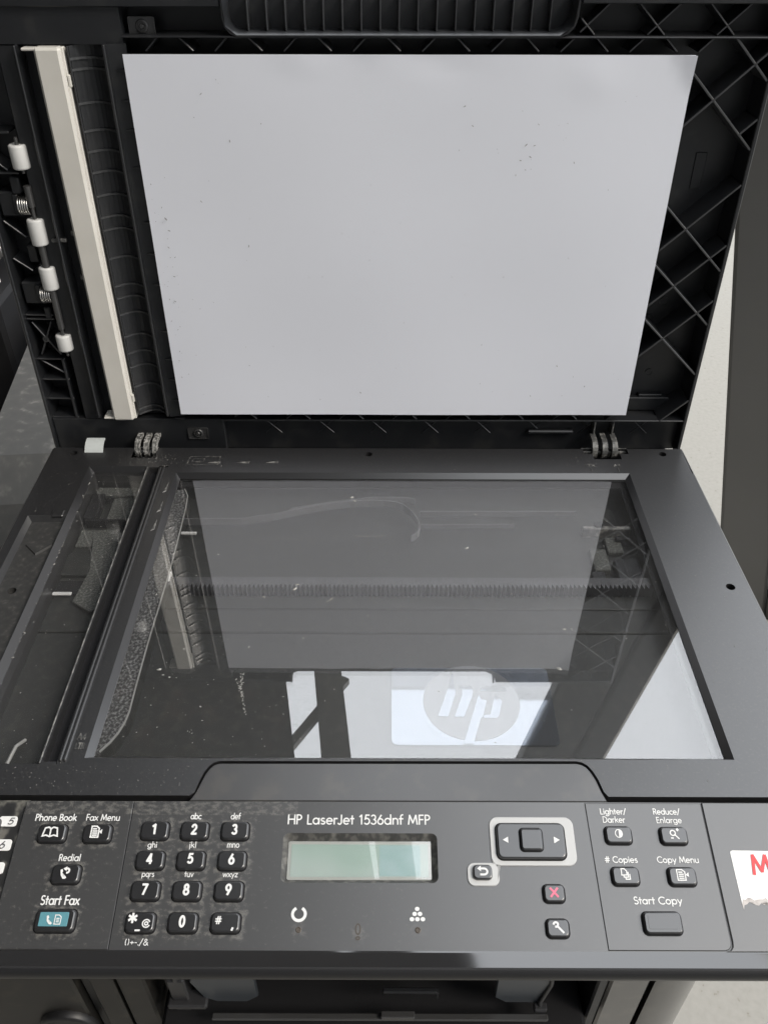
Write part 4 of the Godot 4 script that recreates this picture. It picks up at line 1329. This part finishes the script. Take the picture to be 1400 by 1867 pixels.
	for k in 30:
		spots.append([-.147 + absf(rng.randfn(0, .006)), rng.randf_range(.05, .18), rng.randf_range(.25, .7)])
	for e in spots:
		var r: float = e[2] * .0006
		var pl := PackedVector2Array()
		var th := rng.randf() * TAU
		for k in 7:
			var a := TAU * k / 7.0
			var o := Vector2(cos(a) * r * 1.6, sin(a) * r * .6) * rng.randf_range(.5, 1.2)
			pl.append(Vector2(e[0], e[1]) + o.rotated(th))
		var dd: float = .0009
		for k in 7:
			m.flat(Vector3(e[0], e[1], dd), Vector3(pl[k].x, pl[k].y, dd), Vector3(pl[(k + 1) % 7].x, pl[(k + 1) % 7].y, dd), Vector3(0, 0, 1))
	var sp := add(lid, "scuff_marks", m, mat.speck)
	sp.set_meta("kind", "stuff")


# ------------------------------------------------------------------ control panel (x, height, v down the slope)
func build_panel() -> void:
	var T := Transform3D(PANEL.basis, PANEL.origin - BASE)
	var m := M()
	# base plane with the window of the display cut out
	var x0 := -.1700; var x1 := .2050; var v1 := .0598
	var wx0 := -.0552; var wx1 := .0114; var wv0 := .0136; var wv1 := .0340
	m.rect(x0, wx0 - .004, 0, v1, 0)
	m.rect(wx1 + .004, x1, 0, v1, 0)
	m.rect(wx0 - .004, wx1 + .004, 0, wv0 - .004, 0)
	m.rect(wx0 - .004, wx1 + .004, wv1 + .004, v1, 0)
	var wc := Vector2((wx0 + wx1) * .5, (wv0 + wv1) * .5)
	m.holed([Vector2(wx0 - .004, wv0 - .004), Vector2(wx1 + .004, wv0 - .004), Vector2(wx1 + .004, wv1 + .004), Vector2(wx0 - .004, wv1 + .004)], rr(wx0, wv0, wx1, wv1, .0026, 6), wc, 0)
	m.quad(Vector3(x0, 0, 0), Vector3(x1, 0, 0), Vector3(x1, -.006, .0005), Vector3(x0, -.006, .0005), Vector3(0, 0, -1))
	var panel := MeshInstance3D.new()
	panel.name = "control_panel"
	panel.mesh = m.mesh()
	panel.material_override = mat.panel
	printer.add_child(panel, true)
	panel.transform = T
	panel.set_meta("label", "sloping grey control panel with keys and a small display")

	# front lip: a narrow facet, then rounded down and under
	m = M()
	var prof := PackedVector2Array([Vector2(.0598, .0002), Vector2(.0604, .0003), Vector2(.0612, .0001), Vector2(.0655, -.0011), Vector2(.0662, -.0014)])
	m.sweep(prof, -.2150, .2050, 1.0, .9995)
	m.quad(Vector3(.2050, .0, .0), Vector3(.2050, -.0005, .0640), Vector3(.2050, -.0160, .0640), Vector3(.2050, -.0170, .0), Vector3(1, 0, 0))
	add(panel, "front_lip", m, mat.lip)
	m = M()
	m.sweep(PackedVector2Array([Vector2(.0662, -.0014), Vector2(.0672, -.0019), Vector2(.0681, -.0028), Vector2(.0687, -.0040), Vector2(.0690, -.0056), Vector2(.0683, -.0130), Vector2(.0672, -.0150), Vector2(.0640, -.0160), Vector2(.0200, -.0170)]), -.2150, .2050, 1.0, .9)
	add(panel, "front_edge", m, mat.black)
	# raised fax plate, the black strip of speed-dial keys beside it
	m = M()
	m.loft(pv([[-.1697, .0003], [-.1226, .0003], [-.1226, .0596], [-.1712, .0596]]), [Vector2(0, -.001), Vector2(0, .0007), Vector2(.0001, .0008)], true)
	add(panel, "fax_plate", m, mat.panel)
	m = M()
	m.rect(-.1226, -.1222, .0003, .0596, .0001)
	add(panel, "plate_gap", m, mat.deep)
	m = M()
	m.rect(-.2150, -.1690, -.0005, .0598, -.0010)
	add(panel, "speed_dial_strip", m, mat.speed)
	for e in [["5", -.1805, -.1726, .0066, .0110], ["6", -.1805, -.1725, .0165, .0212], ["7", -.1805, -.1731, .0260, .0307]]:
		m = M()
		m.loft(rr(e[1], e[3], e[2], e[4], .0011, 3), [Vector2(0, -.0010), Vector2(0, -.0006), Vector2(.0002, -.0005)], true)
		add(panel, "speed_dial_label", m, mat.print)
		if e[0] != "7":
			var xx: float = -.1764 if e[0] == "5" else -.1776
			add(panel, "printed_digit", write(e[0], xx, xx + .0026, e[3] + .0009, e[4] - .0009, .16, -.0003, .25), mat.dark_print)
		m = M()
		m.loft(rr(-.1900, e[3] + .0010, -.1790, e[4] + .0035, .0018, 5), [Vector2(0, -.0010), Vector2(0, .0008), Vector2(.0003, .0014), Vector2(.0008, .0016)], true)
		add(panel, "speed_dial_key", m, mat.key)
	# copy plate and the surround at the right end
	m = M()
	m.loft(pv([[.0772, .0004], [.1286, .0004], [.1289, .0560], [.1285, .0578], [.1274, .0590], [.1258, .0595], [.0788, .0595]]), [Vector2(0, -.001), Vector2(0, .0001), Vector2(.0003, .0004)], true)
	add(panel, "copy_plate", m, mat.panel)
	m = M()
	m.loft(pv([[.1289, .0002], [.2045, .0002], [.2045, .0597], [.1262, .0597], [.1280, .0592], [.1290, .0580], [.1293, .0562]]), [Vector2(0, -.001), Vector2(0, .0005), Vector2(.0003, .0008)], true)
	add(panel, "end_plate", m, mat.panel)
	# rear hump that runs up to the glass, level with the frame
	m = M()
	var W := PANEL.affine_inverse()
	m.xf = W
	m.loft(pv([[-.0985, .2440], [-.0972, .2418], [-.0962, .2398], [-.0947, .2346], [-.0933, .2300], [-.0916, .2269], [-.0900, .2253], [-.0878, .2244], [.0771, .2240], [.0795, .2246], [.0815, .2261], [.0832, .2289], [.0847, .2328], [.0861, .2390], [.0878, .2440]]), [Vector2(0, -.006), Vector2(0, -.0006), Vector2(.0005, -.0001)], true)
	add(panel, "rear_hump", m, mat.hump)
	m = M()
	m.xf = W
	m.box(Vector3(-.239, -.010, .2300), Vector3(.196, -.0062, .2450))
	add(panel, "gap_floor", m, mat.deep)
	# display in its sunken window
	m = M()
	var rim := rr(wx0, wv0, wx1, wv1, .0026, 6)
	var low := rr(wx0 + .0022, wv0 + .0026, wx1 - .0026, wv1 - .0018, .0010, 6)
	for i in rim.size():
		var k := (i + 1) % rim.size()
		m.quad(Vector3(rim[i].x, 0, rim[i].y), Vector3(rim[k].x, 0, rim[k].y), Vector3(low[k].x, -.0030, low[k].y), Vector3(low[i].x, -.0030, low[i].y), Vector3(wc.x - rim[i].x, .01, wc.y - rim[i].y))
	add(panel, "display_bezel", m, mat.panel_dark)
	m = M()
	m.box(Vector3(wx0 + .0022, -.0045, wv0 + .0026), Vector3(wx1 - .0026, -.0030, wv1 - .0018), .0002)
	add(panel, "display_border", m, mat.lcd_border)
	m = M()
	m.rect(wx0 + .0036, wx1 - .0040, wv0 + .0040, wv1 - .0030, -.0028)
	add(panel, "display_screen", m, mat.lcd)
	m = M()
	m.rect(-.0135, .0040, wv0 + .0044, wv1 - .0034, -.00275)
	add(panel, "painted_reflection", m, mat.lcd_reflection)  # teal patch painting a bluish reflection on the screen
	m = M()
	m.box(Vector3(wx0 + .0024, -.0026, wv0 + .0028), Vector3(wx1 - .0028, -.0020, wv1 - .0020))
	add(panel, "display_window", m, mat.glass)
	m = M()
	m.rect(wx0 + .0024, wx1 - .0028, wv0 + .0028, wv1 - .0020, -.0019)
	add(panel, "added_display_mirror", m, mat.coat_thin)  # added faint mirror that strengthens the glare on the display
	# light ring round the arrow keys
	m = M()
	var ring := Geometry2D.merge_polygons(rr(.0341, .0066, .0708, .0271, .0038, 7), rr(.0236, .0258, .0371, .0352, .0030, 6))
	m.loft(ring[0], [Vector2(0, -.0005), Vector2(0, .0003), Vector2(.0003, .0006)], true)
	add(panel, "silver_ring", m, mat.silver)
	# lettering
	for e in [["HP LaserJet 1536dnf MFP", -.0538, .0090, .0059, .0098, .15], ["Phone Book", -.1641, -.1459, .0062, .0089, .17], ["Fax Menu", -.1419, -.1270, .0062, .0088, .15], ["Redial", -.1500, -.1406, .0231, .0257, .15], ["Start Fax", -.1537, -.1374, .0396, .0430, .16],
			["abc", -.0964, -.0916, .0053, .0078, .15], ["def", -.0788, -.0744, .0053, .0078, .15], ["ghi", -.1133, -.1091, .0176, .0199, .15], ["jkl", -.0954, -.0922, .0176, .0199, .15], ["mno", -.0791, -.0737, .0174, .0198, .15],
			["pqrs", -.1138, -.1084, .0296, .0318, .15], ["tuv", -.0957, -.0918, .0296, .0318, .15], ["wxyz", -.0796, -.0731, .0296, .0318, .15], ["()+-./&", -.1163, -.1064, .0557, .0580, .13],
			["Lighter/", .0834, .0950, .0029, .0053, .17], ["Darker", .0841, .0940, .0064, .0089, .15], ["Reduce/", .1067, .1186, .0029, .0053, .17], ["Enlarge", .1075, .1187, .0066, .0090, .15], ["# Copies", .0825, .0966, .0232, .0256, .165], ["Copy Menu", .1047, .1226, .0232, .0256, .165], ["Start Copy", .0920, .1122, .0393, .0420, .165]]:
		var hgt := .0010 if e[1] < -.125 else (.0006 if e[1] > .078 else .0002)
		var o := add(panel, "printed_legend", write(e[0], e[1], e[2], e[3], e[4], e[5], hgt), mat.print)
		o.set_meta("label", "white legend reading " + e[0])
	# status marks and lamps
	add(panel, "ready_mark", icon("ready", -.0465, .0462, .0066, .0062, .19, .0002), mat.print)
	add(panel, "toner_mark", icon("drops", .0022, .0461, .0064, .0056, .1, .0002), mat.print)
	add(panel, "alert_mark", icon("alert", -.0221, .0528, .0036, .0056, .10, .0002), mat.amber)
	for x in [-.0463, .0024]:
		m = M()
		m.loft(circle(x, .0521, .0012, 16), [Vector2(0, -.0001), Vector2(0, .0002), Vector2(.0003, .0003), Vector2(.0005, .0001)], true)
		add(panel, "status_lamp", m, mat.amber)
	# sticker, torn along its lower edge
	m = M()
	var tear := [[.1366, .0420]]
	var tx := .1372
	while tx < .1740:
		tear.append([tx, .0405 + rng.randf_range(-.0008, .0008) - .0006 * sin((tx - .137) * 260.0)])
		tx += .0012
	var torn := PackedVector2Array([Vector2(.1742, .0211), Vector2(.1376, .0206), Vector2(.1368, .0209), Vector2(.1365, .0216)])
	for q in tear: torn.append(Vector2(q[0], q[1]))
	torn.append(Vector2(.1742, .0404))
	m.loft(torn, [Vector2(0, .0006), Vector2(0, .00095)], true)
	var st := add(panel, "sticker", m, mat.sticker, "white sticker with a red letter and a torn lower edge")
	m = M()
	var edge := PackedVector2Array()
	for q in tear: edge.append(Vector2(q[0], q[1] - .0003))
	edge.append(Vector2(.1742, .0404))
	for k in range(tear.size() - 1, -1, -1):
		edge.append(Vector2(tear[k][0] + .0002, tear[k][1] + .0018 + rng.randf_range(-.0006, .0006)))
	m.loft(edge, [Vector2(0, .0006), Vector2(0, .00088)], true)
	add(panel, "torn_paper", m, mat.paper)
	m = M()
	glyph(m, "M", .1441, .0302, .0089, .0075, .00065, .0012)
	m.stroke(pv([[.1534, .0300], [.1510, .0322]]), .0006, .0012)
	add(panel, "sticker_letter", m, mat.red)

	# keys
	for k in key_list():
		var w: float = k[3]; var d: float = k[4]; var h: float = k[5]
		var base := .0008 if k[1] < -.125 else (.0004 if k[1] > .078 else 0.0)
		if k[0] in ["back", "nav"]: base = .0006
		m = M()
		var r: float = .0020 if k[0] != "nav" else .0026
		m.loft(rr(-w * .5, -d * .5, w * .5, d * .5, r, 6), [Vector2(-.0003, -.0015), Vector2(0, 0), Vector2(.0002, h * .78), Vector2(.0004, h * .93), Vector2(.0008, h)], true)
		var o := MeshInstance3D.new()
		o.name = numbered(printer, "key")
		o.mesh = m.mesh()
		o.material_override = mat.key
		printer.add_child(o, true)
		o.transform = T * Transform3D(Basis(), Vector3(k[1], base, k[2]))
		var yy := h + .00015
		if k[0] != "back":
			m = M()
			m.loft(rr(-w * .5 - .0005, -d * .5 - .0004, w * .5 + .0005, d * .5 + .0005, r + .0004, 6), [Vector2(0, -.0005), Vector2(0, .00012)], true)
			add(o, "key_gap_shade", m, mat.deep)  # flat dark plate painting the shade in the gap round the key
		o.set_meta("label", "black key with " + KEY_WORDS.get(k[0], "white digit " + k[0]))
		match k[0]:
			"star":
				add(o, "symbol", icon("*", -.0030, -.0004, .0034, .0056, .16, yy), mat.print)
				add(o, "symbol", icon("_", -.0004, .0016, .0018, .003, .22, yy), mat.print)
				add(o, "symbol", icon("@", .0028, .0002, .0034, .0032, .15, yy), mat.print)
			"hash":
				add(o, "symbol", icon("#", -.0028, -.0008, .0026, .0028, .17, yy), mat.print)
				add(o, "symbol", icon(",", .0032, .0010, .0008, .0028, .3, yy), mat.print)
			"menu2":
				add(o, "symbol", icon("menu", -.0001, -.0004, .0052, .0042, .11, yy), mat.print)
			"start":
				m = M()
				m.loft(rr(-.0060, -.0027, .0060, .0025, .0005, 2), [Vector2(0, h - .0002), Vector2(.0001, h + .0001)], true)
				add(o, "key_window", m, mat.key)
			"fax":
				m = M()
				m.loft(rr(-.0062, -.0030, .0056, .0024, .0004, 2), [Vector2(0, h - .0004), Vector2(0, h + .0001), Vector2(.0001, h + .0002)], true)
				add(o, "teal_window", m, mat.teal)
				add(o, "symbol", icon("fax", -.0002, -.0002, .0064, .0036, .1, h + .0004), mat.print)
			"nav":
				add(o, "symbol", icon("left_arrow", -.0109, -.0002, .0026, .0026, .1, yy), mat.print)
				add(o, "symbol", icon("right_arrow", .0112, -.0002, .0028, .0028, .1, yy), mat.print)
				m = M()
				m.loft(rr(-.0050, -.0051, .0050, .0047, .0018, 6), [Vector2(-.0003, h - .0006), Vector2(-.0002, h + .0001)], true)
				add(o, "key_gap_shade", m, mat.deep)  # dark plate painting the shaded gap round the middle key
				m = M()
				m.loft(rr(-.0048, -.0049, .0048, .0045, .0017, 6), [Vector2(0, h - .0005), Vector2(0, h + .0007), Vector2(.0003, h + .0011), Vector2(.0009, h + .0014)], true)
				add(o, "middle_key", m, mat.key)
			"cross":
				add(o, "symbol", icon("cross", .0, -.0002, .0036, .0036, .24, yy), mat.pink)
			"5":
				add(o, "symbol", icon("5", 0, -.0005, .0022, .0036, .24, yy), mat.print)
				m = M()
				m.box(Vector3(-.0010, h - .0002, .0017), Vector3(.0010, h + .0004, .0021), .0002)
				add(o, "raised_dot", m, mat.key)
			"book": add(o, "symbol", icon("book", -.0004, -.0003, .0066, .0042, .15, yy), mat.print)
			"menu": add(o, "symbol", icon("menu", -.0002, -.0004, .0050, .0046, .13, yy), mat.print)
			"redial": add(o, "symbol", icon("redial", -.0001, -.0003, .0046, .0050, .16, yy), mat.print)
			"contrast": add(o, "symbol", icon("contrast", 0, -.0004, .0034, .0038, .1, yy), mat.print)
			"zoom": add(o, "symbol", icon("zoom", 0, -.0004, .0040, .0040, .13, yy), mat.print)
			"copies": add(o, "symbol", icon("copies", 0, -.0004, .0044, .0042, .11, yy), mat.print)
			"back": add(o, "symbol", icon("back", 0, -.0004, .0046, .0040, .2, yy), mat.print)
			"wrench": add(o, "symbol", icon("wrench", .0002, -.0002, .0042, .0040, .2, yy), mat.print)
			_: add(o, "symbol", icon(k[0], 0, -.0003, .0022, .0038, .24, yy), mat.print)


# ------------------------------------------------------------------ dust and scratches
func flake(m: Mesher, c: Vector3, r: float, up: Vector3) -> void:
	var u := up.cross(Vector3(.3, .2, .9)).normalized(); var w := up.cross(u)
	var th := rng.randf() * TAU
	var P := []
	for k in 5:
		var a := th + TAU * k / 5.0
		P.append(c + (u * cos(a) * 1.3 + w * sin(a) * .7).rotated(up, th * 3.0) * r * rng.randf_range(.5, 1.2))
	for k in 5:
		m.flat(c + up * r * .5, P[k], P[(k + 1) % 5], up)


func build_dust() -> void:
	var m := M()
	for k in 260:
		flake(m, Vector3(rng.randf_range(-.145, .145), -.0035, rng.randf_range(.008, .218)), absf(rng.randfn(0, .00022)) + .00008, Vector3.UP)
	for k in 110:
		flake(m, Vector3(rng.randf_range(-.140, -.05), -.0035, rng.randf_range(.12, .218)), absf(rng.randfn(0, .0002)) + .00008, Vector3.UP)
	# a few larger chips and scratches seen in the middle
	for e in [[-.063, .1065, .0014], [-.080, .113, .001], [-.062, .103, .0012], [.038, .071, .0012], [-.033, .022, .0016], [-.031, .0255, .0012], [.079, .165, .0016], [-.118, .152, .0008], [-.128, .166, .0012], [-.122, .171, .0008], [.086, .137, .0010], [.090, .137, .0010]]:
		flake(m, Vector3(e[0], -.0035, e[1]), e[2], Vector3.UP)
	for e in [[-.0875, .172, -.082, .184], [-.0848, .168, -.0842, .178], [-.085, .178, -.0795, .194], [-.1, .063, -.05, .0634], [-.03, .0605, -.012, .0604], [-.044, .117, -.041, .114]]:
		var a := Vector3(e[0], -.0034, e[1]); var b := Vector3(e[2], -.0034, e[3])
		for q in 26:
			if rng.randf() < .7: flake(m, a.lerp(b, q / 25.0) + Vector3(rng.randfn(0, .0003), 0, rng.randfn(0, .0003)), .0004, Vector3.UP)
	for k in 90:
		flake(m, Vector3(rng.randf_range(-.205, -.173), -.0041, rng.randf_range(0, .22)), absf(rng.randfn(0, .0002)) + .00008, Vector3.UP)
	var d := part("dust_on_glass", m, mat.dust)
	d.set_meta("kind", "stuff")
	m = M()
	for k in 420:
		var x := rng.randf_range(-.238, .19); var z := rng.randf_range(-.028, .0)
		if rng.randf() < .5:
			x = rng.randf_range(.152, .19); z = rng.randf_range(0, .2)
		elif rng.randf() < .5:
			x = rng.randf_range(-.2, .18); z = rng.randf_range(.2225, .24)
			if x > -.1 and x < .09: z = .2226
		flake(m, Vector3(x, .0001, z), absf(rng.randfn(0, .00016)) + .00006, Vector3.UP)
	for k in 260:
		flake(m, Vector3(rng.randf_range(-.238, -.1), .0001, rng.randf_range(.2262, .2405)), absf(rng.randfn(0, .00013)) + .00005, Vector3.UP)
	for k in 120:
		flake(m, Vector3(rng.randf_range(-.236, -.212), .0001, rng.randf_range(-.026, .044)), absf(rng.randfn(0, .00013)) + .00005, Vector3.UP)
	# crumbs round the left hinge and along the feeder strip
	for k in 220:
		flake(m, Vector3(-.168 + rng.randfn(0, .012), .0001, -.013 + rng.randfn(0, .004)), absf(rng.randfn(0, .00015)) + .00006, Vector3.UP)
	for k in 90:
		flake(m, Vector3(-.2066 + rng.randfn(0, .0004), -.0030, rng.randf_range(0, .22)), absf(rng.randfn(0, .0003)) + .0001, Vector3.UP)
	d = part("dust_on_frame", m, mat.grey_dust)
	d.set_meta("kind", "stuff")
